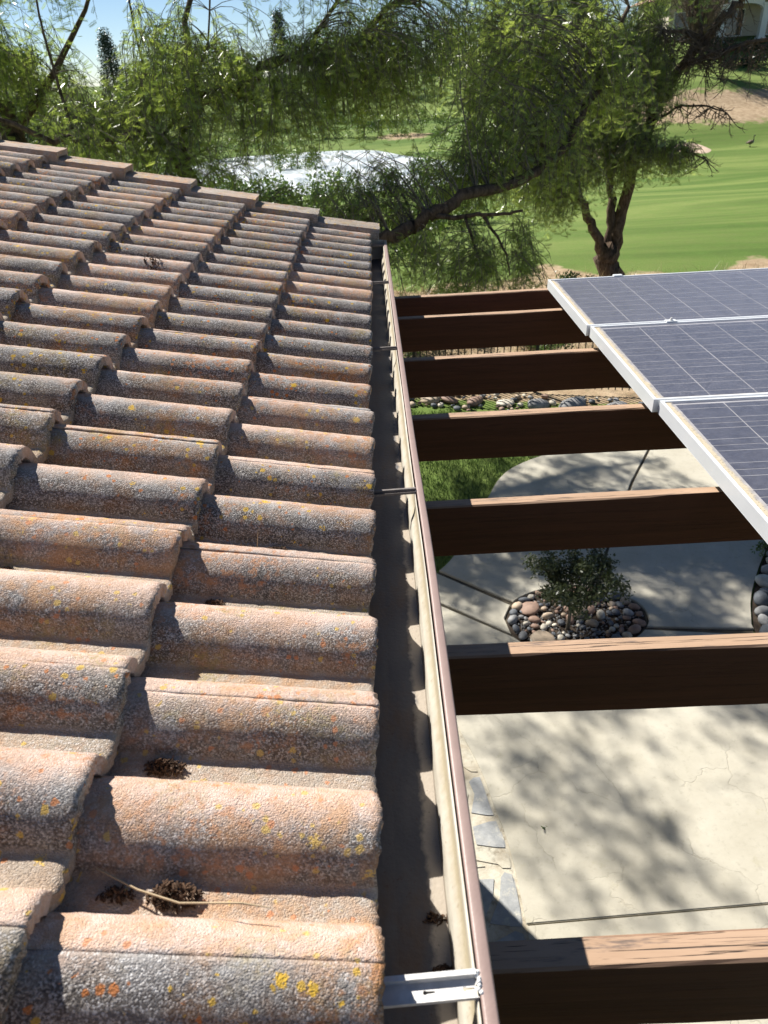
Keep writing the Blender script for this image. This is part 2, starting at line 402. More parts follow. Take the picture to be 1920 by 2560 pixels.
nx = len(xs); ny = len(ys)
idx = np.arange(nx*ny).reshape(ny, nx)
F = np.stack([idx[:-1,:-1], idx[:-1,1:], idx[1:,1:], idx[1:,:-1]], -1).reshape(-1, 4)
gm = npmesh('ground', np.stack([X, Y, Z], -1).reshape(-1, 3), F, M_ground, True, attr={'tan': tan.ravel()})
tag(link('ground', gm), 'rolling golf course turf with tan bare banks beyond the yard', kind='structure')
# pond
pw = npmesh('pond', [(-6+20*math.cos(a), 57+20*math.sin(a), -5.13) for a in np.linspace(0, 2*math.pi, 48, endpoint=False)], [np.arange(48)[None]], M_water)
tag(link('pond', pw), 'pale pond with painted sun glare behind the pepper trees', kind='structure')
# bunkers
def bunker(cx, cy, rx, ry, label, rz=0):
    n = 40; V = []; 
    for k, rr in enumerate((1.0, .8, .4)):
        for a in np.linspace(0, 2*math.pi, n, endpoint=False):
            q = rr*(1 + .14*math.sin(2*a+1) + .08*math.sin(3*a)); x = cx + rx*q*math.cos(a); y = cy + ry*q*math.sin(a)
            V.append((x, y, float(H(x, y)) + (-.06, .05, .04)[k]))
    F = [(k*n+i, k*n+(i+1)%n, (k+1)*n+(i+1)%n, (k+1)*n+i) for k in range(2) for i in range(n)]
    me = npmesh('sand_bunker', V, [np.array(F), np.arange(2*n, 3*n)[None]], M_sand, True)
    tag(link('sand_bunker', me), label, kind='structure')
bunker(20.4, 50, 1.2, 2.4, 'tan sand bunker beside the dark shadow on the fairway')
bunker(14.5, 50.5, 4.0, 3.0, 'tan sand bunker on the fairway behind the pepper tree')

# ------------------------------------------------------------------ patio
def curve(pts, n=6):
    """Catmull-Rom through 2D points"""
    P = [pts[0]] + list(pts) + [pts[-1]]; out = []
    for i in range(1, len(P)-2):
        for k in range(n):
            t = k/n; a, b, c, d = (np.array(P[j]) for j in (i-1, i, i+1, i+2))
            out.append(tuple(.5*((2*b) + (c-a)*t + (2*a-5*b+4*c-d)*t*t + (-a+3*b-3*c+d)*t**3)))
    out.append(tuple(pts[-1])); return out
RC = (1.41, 3.78); 
def ringpt(a, k=1.0):
    r = 1 + .035*math.sin(2*a+.6) + .02*math.cos(3*a)
    return (RC[0] + .53*k*r*math.cos(a), RC[1] + .385*k*r*math.sin(a))
def arc(a0, a1, n=14): return [ringpt(R(a0 + (a1-a0)*i/n), 1.015) for i in range(n+1)]
lawn_edge = curve([(.30,4.36), (.52,4.60), (.78,5.10), (1.0,5.62), (1.19,6.03), (1.43,6.29), (1.85,6.52), (2.4,6.66), (3.4,6.8), (5.2,6.8)])
flag_edge = curve([(.62,.8), (.61,1.2), (.605,1.49), (.60,1.78), (.58,2.0), (.545,2.18), (.515,2.37), (.46,2.58), (.36,2.85), (.2,3.1)])
bed_edge = curve([(4.1,6.0), (3.62,5.15), (3.29,4.61), (3.07,4.3), (2.86,3.97), (2.74,3.72), (2.67,3.5), (2.66,3.2), (2.74,2.9), (2.95,2.6)])
def split(c, y):  # index helper
    return c
def shrink(poly, d):
    n = len(poly); out = []; A = sum(poly[i][0]*poly[(i+1)%n][1]-poly[(i+1)%n][0]*poly[i][1] for i in range(n)); s = 1 if A > 0 else -1
    for i in range(n):
        p0, p1, p2 = (np.array(poly[j % n], float) for j in (i-1, i, i+1))
        e1 = p1-p0; e2 = p2-p1; e1 /= np.linalg.norm(e1)+1e-9; e2 /= np.linalg.norm(e2)+1e-9
        n1 = np.array([-e1[1], e1[0]])*s; n2 = np.array([-e2[1], e2[0]])*s
        b = n1+n2; b /= max(np.linalg.norm(b), .4); out.append(tuple(p1 + b*d/max(.5, b@n1)))
    return out
patio = empty('concrete_patio', (1.5, 3, G), None, None); tag(patio, 'cream stamped concrete patio with grooved joints and cobble beds', kind='structure')
def slab(poly, z=G, th=.09, name='concrete_slab', mat=None, parent=None, gap=.0045, bev=.005):
    poly = shrink([(tx(a), ty(b)) for a, b in poly], gap); bm = bmesh.new()
    px, py, pz = (parent or patio).location
    vs = [bm.verts.new((p[0]-px, p[1]-py, z-pz)) for p in poly]
    f = bm.faces.new(vs); bm.normal_update()
    if f.normal.z < 0: f.normal_flip()
    r = bmesh.ops.extrude_face_region(bm, geom=[f])
    top = [g for g in r['geom'] if isinstance(g, bmesh.types.BMFace)]
    tv = [g for g in r['geom'] if isinstance(g, bmesh.types.BMVert)]
    for v in vs: v.co.z -= th
    if bev:
        es = [e for e in top[0].edges]
        bmesh.ops.bevel(bm, geom=es, offset=bev, segments=2, affect='EDGES', clamp_overlap=True)
    bmesh.ops.recalc_face_normals(bm, faces=bm.faces)
    bmesh.ops.triangulate(bm, faces=[f for f in bm.faces if len(f.verts) > 4])
    me = bpy.data.meshes.new(name); bm.to_mesh(me); bm.free(); me.materials.append(mat or M_conc)
    return link(name, me, parent or patio)
gy = lambda x: 1.50 + .040*(x-.6)
# near slab, main slab, border strip, upper left, upper right
fe_lo = [p for p in flag_edge if p[1] < 1.485]; fe_hi = [p for p in flag_edge if p[1] > 1.52]
slab([(.62,-2.0), (6,-2.0), (6,gy(6)), (.605,gy(.605))] + fe_lo[::-1])
be_lo = [p for p in bed_edge if p[1] <= 3.53]
be_hi = [p for p in bed_edge if p[1] > 3.60]
main = [(.605,gy(.605)), (6,gy(6)), (6,2.2), (3.3,2.3)] + be_lo[::-1] + arc(-25, -153) + [(.37,4.03), (.2,4.1)] + fe_hi[::-1]
slab(main)
slab([(.37,4.06), ringpt(R(-158),1.015), ringpt(R(175),1.015), ringpt(R(150),1.015), (.40,4.44), (.22,4.28)])
A0 = ringpt(R(62),1.015)
slab([(.42,4.47)] + arc(145, 62) + [(1.80,4.47), (1.91,4.67), (2.48,5.8), (2.92,6.55), (2.9,6.74)] + [p for p in lawn_edge[::-1] if p[0] < 2.85 and p[1] > 4.50])
slab([(1.82,4.45)] + arc(58, -21) + [(2.69,3.56)] + be_hi[::-1] + [(4.6,6.1),(5.2,6.3),(5.2,6.78), (3.4,6.78), (2.95,6.72), (2.94,6.55), (2.50,5.8), (1.93,4.67)])
jb = MB(); jb.prism([(tx(a), ty(b)) for a, b in [(-.6,-2),(6,-2),(6,2.4),(3.3,2.5)] + [(p[0]+.0,p[1]) for p in bed_edge[::-1]] + [(5.2,6.3),(5.2,6.75)] + [(p[0],p[1]) for p in lawn_edge[::-1]] + [(-.6,4.2)]], -.06, -.022)
o = jb.build('joint_base', M_mortar, patio); o.location = (-1.5, -3, 0)
# flagstone band
flag = empty('flagstone_band', (.3, 2, G)); tag(flag, 'grey and tan flagstones along the curved edge of the patio', kind='structure')
def stone_mat(name, a, b, c3):
    t = NT(name); P = t.pos()
    c = t.mix(t.ramp(t.noise(P, 6, 6, .7, .8), .38, .62), a, b)
    c = t.mix(t.ramp(t.noise(P, 13, 6, .75), .55, .68), c, c3)
    return t.color(c).done(.75, 0, t.bump(t.noise(P, 14, 6, .7), .5, .015), .35)
M_fl1 = stone_mat('blue_grey_flagstone', (.24,.25,.255), (.36,.365,.36), (.46,.44,.375))
M_fl2 = stone_mat('tan_flagstone', (.36,.31,.23), (.52,.49,.40), (.22,.19,.14))
fx = lambda y: float(np.interp(y, [p[1] for p in flag_edge], [p[0] for p in flag_edge])) - .008
fb_ = MB(); fb_.prism([(tx(a)-.3, ty(b)-2) for a, b in [(fx(y)+.02, y) for y in np.linspace(.4, 3.1, 10)] + [(-.5, 3.1), (-.5, .4)]], -.05, -.008); fb_.build('mortar_bed', M_fl2, flag)
ylist = [.75, 1.12, 1.475, 1.78, 1.90, 2.10, 2.40, 2.74, 3.0]
for i in range(len(ylist)-1):
    y0, y1 = ylist[i], ylist[i+1]; w0 = .14+.06*math.sin((i-1)*2.3); w1 = .14+.06*math.sin(i*2.3); h_ = y1-y0
    m = (M_fl1, M_fl1, M_fl1, M_fl2, M_fl1, M_fl1, M_fl2, M_fl1)[i]
    poly = [(fx(y), y) for y in np.linspace(y0+.008, y1-.008, 4)] + [(fx(y1)-.05, y1+.012*math.sin(i)), (fx(y1)-w1, y1-.03-.02*math.sin(i*1.7)), (fx(y0)-w1-.03, y0+h_*.55), (fx(y0)-w0, y0+.035), (fx(y0)-.06, y0+.012)]
    slab(poly, G-.002, .03, 'flagstone', m, flag, .004, .008)
    slab([(fx(y1)-w1-.015, y1-.03-.02*math.sin(i*1.7)), (fx(y0)-w1-.045, y0+h_*.55), (fx(y0)-w0-.015, y0+.03), (-.35, y0-.02), (-.38, y1-.03)], G-.002, .03, 'flagstone', (M_fl2 if i % 2 else M_fl1), flag, .004, .008)
# beds
bed = MB(); bed.prism([(tx(q[0]), ty(q[1])) for q in [ringpt(a, .985) for a in np.linspace(0, 2*math.pi, 40, endpoint=False)]], G-.06, G-.018)
tag(bed.build('cobble_bed_soil', M_soil), 'dark soil in the round cobble bed of the patio', kind='structure')
bed = MB(); bed.prism([(tx(q[0]), ty(q[1])) for q in [(p[0]+.012, p[1]) for p in bed_edge] + [(4.0,2.4),(6,2.4),(6,6.2),(4.9,6.2)]], G-.06, G-.02)
tag(bed.build('planting_bed', M_soil), 'dark planting bed along the right edge of the patio', kind='structure')

# ------------------------------------------------------------------ house
house = empty('tiled_house', (0, 0, 0), 'house with weathered concrete barrel tile roof filling the left side', 'house')
p = R(15.7); L = .335; Wd = .165; step = .036; tilt = p - math.asin(step/L)
def prof(v):  # v in metres across; one roll per Wd, crest at v=0; returns height
    v = ((v + Wd/2) % Wd) - Wd/2
    hw = .0595; hh = .0515; R0 = (hw*hw + hh*hh)/(2*hh)
    if abs(v) < hw: return max(0, math.sqrt(R0*R0 - v*v) - (R0-hh))
    return 0.0
PAN = -.0385
def tile_mesh(seed, length=.43, v0=0.0, v1=None, fine=True):
    v1 = v0 + 2*Wd if v1 is None else v1
    nv = int((v1-v0)/Wd*34); ns = 40
    th = .026; V = []; dry = []; pan = []
    off = Vector((seed*3.1, seed*1.7, 0))
    brk = [random.gauss(0, 1)*.0012 for _ in range(nv+1)]
    def pt(i, j, under):
        v = v0 + .0005 + (v1-v0-.0010)*i/nv; s = length*(1 - (1-j/ns)**1.0)   # s: 0 at lower end
        h = prof(v); e = .001
        sl = (prof(v+e)-prof(v-e))/(2*e); sl = max(-2.2, min(2.2, sl)); nn = Vector((0, -sl, 1)).normalized()
        q = Vector((-s, v, h)) - nn*(th*(.9 if j > 1 else .85) if under else 0)
        if not under:
            d = noise.noise(q*22 + off)*.0008 + noise.noise(q*90 + off)*.0008
            d += noise.noise(q*210 + off)*.0007; q += nn*d
            if j == 0: q -= nn*.0022
        if j == 0:
            q.x += brk[i]*1.1 + noise.noise(Vector((v*60, 3, seed)))*.0016 + noise.noise(Vector((v*210, 9, seed)))*.0016 - .002
            k = noise.noise(Vector((v*17, 5, seed*2)))
            if k > .34: q.x -= (k-.34)*.045
        return q
    spos = list(range(ns+1))
    for under in (0, 1):
        for j in spos:
            for i in range(nv+1):
                q = pt(i, j, under); V.append(q[:])
                vv = ((v0+(v1-v0)*i/nv + Wd/2) % Wd) - Wd/2
                dry.append(max(0, min(1, .5 + vv/.075)) if abs(vv) < .0595 else .5); pan.append(1.0 if abs(vv) > .0575 else 0.0)
    n1 = nv+1; base = (ns+1)*n1; F = []
    for j in range(ns):
        for i in range(nv):
            a = j*n1+i; F.append((a, a+1, a+n1+1, a+n1)); b = base+a
            F.append((b, b+n1, b+n1+1, b+1))
    for i in range(nv):
        F.append((i, base+i, base+i+1, i+1)); a = ns*n1+i; F.append((a, a+1, base+a+1, base+a))
    for j in range(ns):
        a = j*n1; F.append((a, a+n1, base+a+n1, base+a)); a = j*n1+nv; F.append((a, base+a, base+a+n1, a+n1))
    me = npmesh('roof_tile', V, [np.array(F)], M_tile, False, attr={'dry': dry, 'pan': pan})
    sm_ = np.ones(len(F), bool); sm_[2*ns*nv:] = False
    me.polygons.foreach_set('use_smooth', sm_)
    return me
tmeshes = [tile_mesh(i) for i in range(9)]
C0 = -.047          # crest of roll 0
CP = Vector((math.cos(p), 0, -math.sin(p)))     # downslope
ncourse = 8
for n in range(ncourse):
    base = CP*(-n*L)
    for k in range(-2, 12):
        if n < 2 and k < -1 and False: continue
        y0 = C0 + (2*k)*Wd
        yl = .0
        if y0 + 2*Wd > 3.68: continue
        o = link('roof_tile', random.choice(tmeshes), house)
        jx = random.gauss(0, .0032); jz = random.gauss(0, .0005); 
        o.location = base + CP*jx + Vector((0, y0, PAN + jz + .0006*(k % 2)))
        o.rotation_euler = (random.gauss(0, .0022), tilt + random.gauss(0, .003), random.gauss(0, .004))
last = C0 + 24*Wd   # next boundary
ylast = C0 + 2*11*Wd + 2*Wd
# half tile up to the rake
hm = [tile_mesh(20+i, v0=0, v1=Wd*.62) for i in range(2)]
yk = None
for k in range(-2, 12):
    if C0 + 2*k*Wd + 2*Wd > 3.68: yk = C0 + 2*k*Wd; break
if yk is None: yk = ylast
for n in range(ncourse):
    o = link('roof_tile', hm[n % 2], house); o.location = CP*(-n*L) + Vector((0, yk, PAN)); o.rotation_euler = (0, tilt, 0)
# rake (barge) tiles
def rake_mesh(seed):
    prof_ = [(-.075,-.052), (-.078,-.012), (-.070,.004), (-.030,.008), (.03,.007), (.075,.010), (.085,.003), (.088,-.10), (.066,-.10), (.062,-.018), (-.05,-.018), (-.055,-.052)]
    n = len(prof_); V = []; ns = 18
    for j in range(ns+1):
        s = -.42*j/ns
        for (a, b) in prof_:
            q = Vector((s, a, b)); d = noise.noise(q*40 + Vector((seed,0,0)))*.002
            V.append((s + (noise.noise(Vector((a*60,b*60,seed)))*.006 if j == 0 else 0), a+d, b+d))
    F = [(j*n+i, j*n+(i+1)%n, (j+1)*n+(i+1)%n, (j+1)*n+i) for j in range(ns) for i in range(n)]
    me = npmesh('rake_tile', V, [np.array(F), np.arange(n)[None][:, ::-1], (np.arange(n)+ns*n)[None]], M_tile, False, attr={'dry': [.3]*len(V), 'pan': [.75]*len(V)})
    return me
rk = [rake_mesh(i) for i in range(3)]
for n in range(-0, ncourse+1):
    o = link('rake_tile', rk[n % 3], house)
    o.location = CP*(-n*L + .055) + Vector((0, 3.71 + random.gauss(0, .004), .034)); o.rotation_euler = (0, tilt + random.gauss(0,.004), random.gauss(0,.006))
# deck, fascia, walls
dk = MB(); 
a = Vector((-.03,0,-.10)); b = a - CP*3.4
dk.v += [(a.x,-1.2,a.z),(a.x,3.66,a.z),(b.x,3.66,b.z),(b.x,-1.2,b.z)]; dk.v += [(x,y,z-.03) for (x,y,z) in dk.v[:4]]
dk.f += [(0,1,2,3),(7,6,5,4),(0,4,5,1),(1,5,6,2),(2,6,7,3),(3,7,4,0)]; dk.m += [0]*6
dk.build('roof_deck', M_fascia, house)
# other slope of the roof, past the ridge
dk = MB(); c2 = b + Vector((3.2*math.cos(p), 0, 3.2*math.sin(p)))*0 + Vector((-3.2*math.cos(p), 0, -3.2*math.sin(p)))
dk.v += [(b.x,-1.2,b.z),(b.x,3.66,b.z),(c2.x,3.66,c2.z),(c2.x,-1.2,c2.z)]; dk.v += [(x,y,z-.03) for (x,y,z) in dk.v[:4]]
dk.f += [(0,1,2,3),(7,6,5,4),(0,4,5,1),(1,5,6,2),(2,6,7,3),(3,7,4,0)]; dk.m += [0]*6
dk.build('roof_deck', M_fascia, house)
fb = MB(); fb.box(-.045,-.014,-1.2,3.72,-.30,-.075); fb.build('fascia_board', M_fascia, house, bevel=.002)
fb = MB()
e = Vector((-.045,0,-.09)); g2 = e - CP*3.35
fb.v += [(e.x,3.665,e.z+.0),(g2.x,3.665,g2.z),(g2.x,3.665,g2.z-.20),(e.x,3.665,e.z-.20)]; fb.v += [(x,3.70,z) for (x,_,z) in fb.v[:4]]
fb.f += [(0,1,2,3),(7,6,5,4),(0,4,5,1),(1,5,6,2),(2,6,7,3),(3,7,4,0)]; fb.m += [0]*6
fb.build('barge_board', M_fascia, house)
wb = MB()
wz = lambda x: -.13 + (-x)*math.tan(p) - .02
prof_ = [(-.50,G-.1),(-.50,wz(-.5)),(-3.2,wz(-3.2)),(-5.9,wz(-.5)),(-5.9,G-.1)]
bb = len(wb.v); wb.v += [(x,-1.1,z) for x,z in prof_] + [(x,3.25,z) for x,z in prof_]
wb.f += [tuple(range(5))[::-1], tuple(range(5,10))] + [(i,(i+1)%5,5+(i+1)%5,5+i) for i in range(5)]; wb.m += [0]*7
wb.build('wall', M_stucco, house)
ob = MB(); ob.box(-.50,-.015,-1.2,3.66,-.31,-.295); ob.build('soffit', M_fascia, house)

# ------------------------------------------------------------------ gutter
gut = empty('rain_gutter', (0, 0, 0), 'long brown metal rain gutter running below the tile edge', 'gutter', rz=0)
GY0, GY1 = -1.0, 3.70
gx = lambda y: -.0082*y + .0005 + .0035*math.exp(-((y-.7)/.35)**2)
gd = lambda y: 0.0
def extr(profile, name, mat, smooth=False, thick=.0012, ny_=60, wob=.0):
    V = []; n = len(profile)
    for j in range(ny_+1):
        y = GY0 + (GY1-GY0)*j/ny_
        for i, (a, b) in enumerate(profile):
            d = wob*noise.noise(Vector((i*.7, y*2.2, 1.3)))
            V.append((a + gx(y) + d, y, b + d*.6))
    F = [(j*n+i, j*n+i+1, (j+1)*n+i+1, (j+1)*n+i) for j in range(ny_) for i in range(n-1)]
    me = npmesh(name, V, [np.array(F)], mat, smooth)
    o = link(name, me, gut)
    if thick:
        s_ = o.modifiers.new('Solidify', 'SOLIDIFY'); s_.thickness = thick; s_.offset = 1
    return o
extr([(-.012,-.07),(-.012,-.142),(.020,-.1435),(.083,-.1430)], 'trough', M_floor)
extr([(.0832,-.1428),(.0850,-.1285),(.0852,-.112),(.0885,-.098),(.0950,-.087),(.0985,-.076),(.0990,-.064),(.0995,-.055),(.1005,-.049)], 'front_wall', M_cream, True, .0012, 80, .0012)
extr([(.0885,-.1445),(.0905,-.128),(.0925,-.108),(.100,-.094),(.108,-.086),(.1155,-.074),(.1185,-.060),(.1190,-.051),(.1180,-.0475),(.1160,-.0463),(.1065,-.0455),(.1040,-.0460),(.1030,-.0475),(.1028,-.054)], 'front_lip', M_brown, True, .0008)
sb = MB(); y = GY0
ecp = MB(); ecp.prism([(0,0),(1,0)], 0, 1) if False else None
ec = MB(); pr_ = [(-.010,-.03),(-.011,-.145),(.089,-.145),(.094,-.108),(.108,-.086),(.119,-.070),(.119,-.047),(.10,-.045)]
nn_ = len(pr_); ec.v += [(a+gx(GY1), GY1+.001, b) for a,b in pr_] + [(a+gx(GY1), GY1+.003, b) for a,b in pr_]
ec.f += [tuple(range(nn_))[::-1], tuple(range(nn_, 2*nn_))] + [(i,(i+1)%nn_,nn_+(i+1)%nn_,nn_+i) for i in range(nn_)]; ec.m += [0]*(nn_+2)
ec.build('end_cap', M_cream, gut)
# hidden hangers
def hanger(y, full):
    hx = gx(y); z = -.050; ang = .045
    bm = bmesh.new(); x0, x1 = -.005, .1015; w = .0105 if full else .0045
    loops = [[(x0,-w),(x1,-w),(x1,w),(x0,w)]]
    for (cx, r, ln) in ((.047, .0022, .010), (.088, .0022, .010)):
        lp = [(cx + r*math.cos(a), r*math.sin(a)) for a in np.linspace(R(35), R(325), 10)]
        lp += [(cx+ln, -.0008), (cx+ln+.0006, 0), (cx+ln, .0008)]
        loops.append(lp)
    es = []
    for lp in loops:
        vs = [bm.verts.new((x, y_, 0)) for x, y_ in lp]
        es += [bm.edges.new((vs[i], vs[(i+1) % len(vs)])) for i in range(len(vs))]
    bmesh.ops.triangle_fill(bm, edges=es, use_beauty=True, use_dissolve=False)
    r = bmesh.ops.extrude_face_region(bm, geom=bm.faces[:]); 
    for v in [g for g in r['geom'] if isinstance(g, bmesh.types.BMVert)]: v.co.z -= .0012
    bmesh.ops.recalc_face_normals(bm, faces=bm.faces)
    me = bpy.data.meshes.new('hanger'); bm.to_mesh(me); bm.free(); me.materials.append(M_galv)
    if not full: me.materials[0] = M_dull
    o = link('hanger', me, gut, (hx, y, z), (0, 0, ang))
    fl = MB(); fl.box(-.005,.1015, w-.001,w+.0002, 0,.0085); fl.box(-.005,.1015,w+.0002,w+.0045,.0073,.0085); fl.box(-.005,.1015,-w-.0002,-w+.0007,0,.0045)
    f_ = fl.build('hanger_flange', M_galv if full else M_dull, o)
    hk = MB(); hk.tube([(.100,.004,.002),(.1035,.004,-.001),(.105,.003,-.012),(.100,.002,-.03),(.094,0,-.045)], .0025, 5)
    hk.build('hanger_hook', M_galv, o)
    sp_ = MB(); 
    for q in range(7): 
        c_ = Vector((.1015+random.uniform(-.001,.003), .013-q*.0032, .0045+random.uniform(-.001,.0015)))
        sp_.tube([c_+Vector((0,0,-.003)), c_, c_+Vector((0,0,.0018))], [.0022,.0026,.0008], 6)
    sp_.build('sealant_bead', simple('white_sealant', (.7,.7,.68), .7), o, True) if full else None
for y, f_ in ((-.050, 1), (.958, 0), (1.915, 0), (2.79, 0), (3.58, 0)): hanger(y, f_)

# ------------------------------------------------------------------ pergola
perg = empty('pergola', (0, 0, 0), 'dark brown timber pergola with worn tan tops on its rafters', 'pergola')
BZ = -.305
def rafter(y_back, w, h, x0=-.012, x1=3.9, yaw=0., zt=BZ, seed=0):
    n = 60; V = []
    sec = [(-w+.004,0),(-.004,0),(0,-.004),(0,-h+.002),(-.003,-h),(-w+.003,-h),(-w,-h+.002),(-w,-.004)]
    for j in range(n+1):
        x = x0 + (x1-x0)*j/n
        for i, (a, b) in enumerate(sec):
            q = Vector((x*3, i*1.7, seed)); d = noise.noise(q)*.0016 + noise.noise(q*6)*.0009
            V.append((x, a + d + yaw*(x-.15), b + noise.noise(q + Vector((0,9,0)))*.0015))
    m = len(sec)
    F = [(j*m+i, (j+1)*m+i, (j+1)*m+(i+1)%m, j*m+(i+1)%m) for j in range(n) for i in range(m)]
    me = npmesh('rafter', V, [np.array(F), np.arange(m)[None], (np.arange(m)+n*m)[None][:, ::-1]], M_beam)
    o = link('rafter', me, perg, (0, y_back, zt)); return o
for i, (yb, w, h, yaw) in enumerate([(-.50,.044,.178,0), (.130,.044,.178,.003), (.745,.043,.178,-.014), (1.346,.040,.172,.002), (1.946,.042,.172,.0), (2.543,.043,.172,.0), (3.14,.044,.172,.004)]):
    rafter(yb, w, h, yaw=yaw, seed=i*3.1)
o = rafter(3.50, .045, .19, yaw=.008, zt=-.30, seed=40); o.name = 'rim_joist'
ld = MB(); ld.box(-.012,-.0,-1.0,3.45,-.49,-.312)
hb = MB(); hb.box(3.3,3.42,-1.0,3.7,-.70,-.49); hb.build('header_beam', M_beam, perg)
for py_ in (-.7, 3.4):
    pb = MB(); pb.box(3.30,3.42,py_-.06,py_+.06,G,-.701); pb.build('post', M_beam, perg, bevel=.006)
ld.build('ledger', M_beam, perg)

# ------------------------------------------------------------------ solar panels
PZ = -.21; PW = 1.50
cellm = None
cw, chh = .1565, .1465
def cell_mesh():
    V = []; F = []; mi = []
    def quad(x0,x1,y0,y1,z,m):
        b = len(V); V.extend([(x0,y0,z),(x1,y0,z),(x1,y1,z),(x0,y1,z)]); F.append((b,b+1,b+2,b+3)); mi.append(m)
    g = .0018; c = .0
    quad(g, cw-g, g, chh-g, 0, 0)
    for f in (.25, .75): quad(0, cw, chh*f-.0011, chh*f+.0011, .0006, 1)
    return npmesh('cell', V, [np.array(F)], [M_cell, M_bus], mi=mi)
cellm = cell_mesh()
plabels = ['dusty solar panel farthest away, at the back edge of the pergola', 'middle solar panel with bright speckled glass and caked white left edge', 'nearest solar panel with scratches and a tan dirt strip inside its frame']
for i, (x0, y0, y1) in enumerate([(.909, 2.556, 3.332), (.921, 1.757, 2.546), (.937, .962, 1.747)]):
    sp = empty('solar_panel', (x0, y0, PZ-.045), plabels[i], 'solar panel', 'solar panels on the pergola')
    W_ = PW; D_ = y1-y0; fw = .011; hgt = .045
    # frame: long side rails run along X, short ones along Y
    for (a0,a1,b0,b1) in ((0,fw,0,D_), (W_-fw,W_,0,D_)):
        m = MB(); m.box(a0,a1,b0,b1,0,hgt); m.box(a0 if a0 == 0 else a0-.014, a1+.014 if a0 == 0 else a1, b0+.001, b1-.001, -.0015, -.0001)
        m.build('frame_rail', M_alu, sp, bevel=.0008)
    for (b0,b1) in ((0,fw), (D_-fw,D_)):
        m = MB(); m.box(fw+.0003,W_-fw-.0003,b0,b1,0,hgt-.0004); m.build('frame_rail', M_alu, sp, bevel=.0008)
    m = MB(); m.box(fw,W_-fw,fw,D_-fw,hgt-.012,hgt-.008); m.build('backsheet', M_back, sp)
    ox = fw+.018+.012; nyc = 5; oy = (D_ - nyc*chh)/2
    for a in range(9):
        for b in range(nyc):
            link('cell', cellm, sp, (ox + a*cw, oy + b*chh, hgt-.0072))
    V = [(fw,fw,0),(W_-fw,fw,0),(W_-fw,D_-fw,0),(fw,D_-fw,0)]
    me = npmesh('glass_pane', V, [np.array([(0,1,2,3)])], pane_material('dusty_glass', (.25,.75,.25)[i], (.10,.02,.03)[i]))
    link('glass_pane', me, sp, (0, 0, hgt-.0035))
# mounting rails under the panels and clamps between them
for xr in (1.26, 2.14):
    rl = MB(); rl.box(xr-.02,xr+.02,.90,3.40,-.3035,-.2585); tag(rl.build('mounting_rail', M_alu), 'aluminium rail under the solar panels, %s' % ('nearer their left end' if xr < 2 else 'nearer their right end'), 'rail', 'mounting rails under the solar panels')
for (yc, lab) in ((2.551, 'small bolted clamp in the seam between far and middle solar panels'), (1.752, 'small bolted clamp in the seam between middle and nearest solar panels')):
    xc = 1.262 if yc > 2 else 1.40
    c_ = empty('panel_clamp', (xc, yc, PZ), lab, 'clamp', 'clamps between the solar panels')
    m = MB(); m.box(-.022,.022,-.013,.013,.0005,.0045); m.build('clamp_plate', M_alu, c_, bevel=.001)
    m = MB(); m.tube([(0,0,.0045),(0,0,.010)], .0065, 6); m.tube([(0,0,.010),(0,0,.016)], .0035, 6); m.build('bolt', M_galv, c_)
c_ = empty('panel_clamp', (1.27, 3.337, PZ), 'end clamp on the rear frame of the farthest solar panel', 'clamp', 'clamps between the solar panels')
m = MB(); m.box(-.022,.022,-.014,.012,.0005,.004); m.build('clamp_plate', M_alu, c_, bevel=.001)
m = MB(); m.box(-.022,.022,-.002,.012,-.045,.0003); m.build('clamp_foot', M_alu, c_)

# ------------------------------------------------------------------ rocks
def rock_mesh(seed, mat, flat=.62, sub=2, rough=.08):
    bm = bmesh.new(); bmesh.ops.create_icosphere(bm, subdivisions=sub, radius=1)
    r = random.Random(seed); sc = Vector((1, r.uniform(.65,.95), flat*r.uniform(.8,1.1)))
    for v in bm.verts:
        d = 1 + noise.noise(v.co*1.1 + Vector((seed,0,0)))*rough*2.2 + noise.noise(v.co*2.7 + Vector((seed,4,0)))*rough
        v.co = Vector((v.co.x*sc.x, v.co.y*sc.y, v.co.z*sc.z))*d
    me = bpy.data.meshes.new('river_rock'); bm.to_mesh(me); bm.free(); me.shade_smooth(); me.materials.append(mat); return me
def rockmat(name, a):
    t = NT(name); P = t.pos()
    c = t.mix(t.ramp(t.noise(P, 14, 5, .6), .35, .65), tuple(x*.75 for x in a), tuple(min(1, x*1.2) for x in a))
    return t.color(c).done(.7, 0, t.bump(t.noise(P, 60, 4), .3, .005), .4)
RM = {'tan': rockmat('tan_stone', (.42,.33,.24)), 'grey': rockmat('grey_stone', (.24,.24,.24)), 'dark slate': rockmat('slate_stone', (.11,.12,.135)),
      'reddish brown': rockmat('brown_stone', (.27,.175,.13)), 'pale cream': rockmat('cream_stone', (.55,.50,.41))}
rocks = {k: [rock_mesh(i, m) for i in range(3)] for i0, (k, m) in enumerate(RM.items())} if False else {k: [rock_mesh(i0*10+i, m) for i in range(3)] for i0, (k, m) in enumerate(RM.items())}
kinds = list(RM)
def place_rock(x, y, r, z, kind, label, group, name='river_rock', flat=1):
    x = tx(x); y = ty(y); r *= GS
    o = link(name, random.choice(rocks[kind]), None, (x, y, z), (random.uniform(-.2,.2), random.uniform(-.2,.2), random.uniform(0, 6.3)))
    o.scale = (r, r*random.uniform(.8,1.1), r*flat*random.uniform(.8,1.1)); return tag(o, label, 'rock', group)
placed = []
def sector(x, y):
    a = math.degrees(math.atan2(y-RC[1], x-RC[0])) % 360; return ['right','back right','back','back left','left','front left','front','front right'][int((a+22.5)//45) % 8]
used_lab = {}
def uniq(lab, x, y):
    k = lab; used_lab.setdefault(k, 0); used_lab[k] += 1; return lab
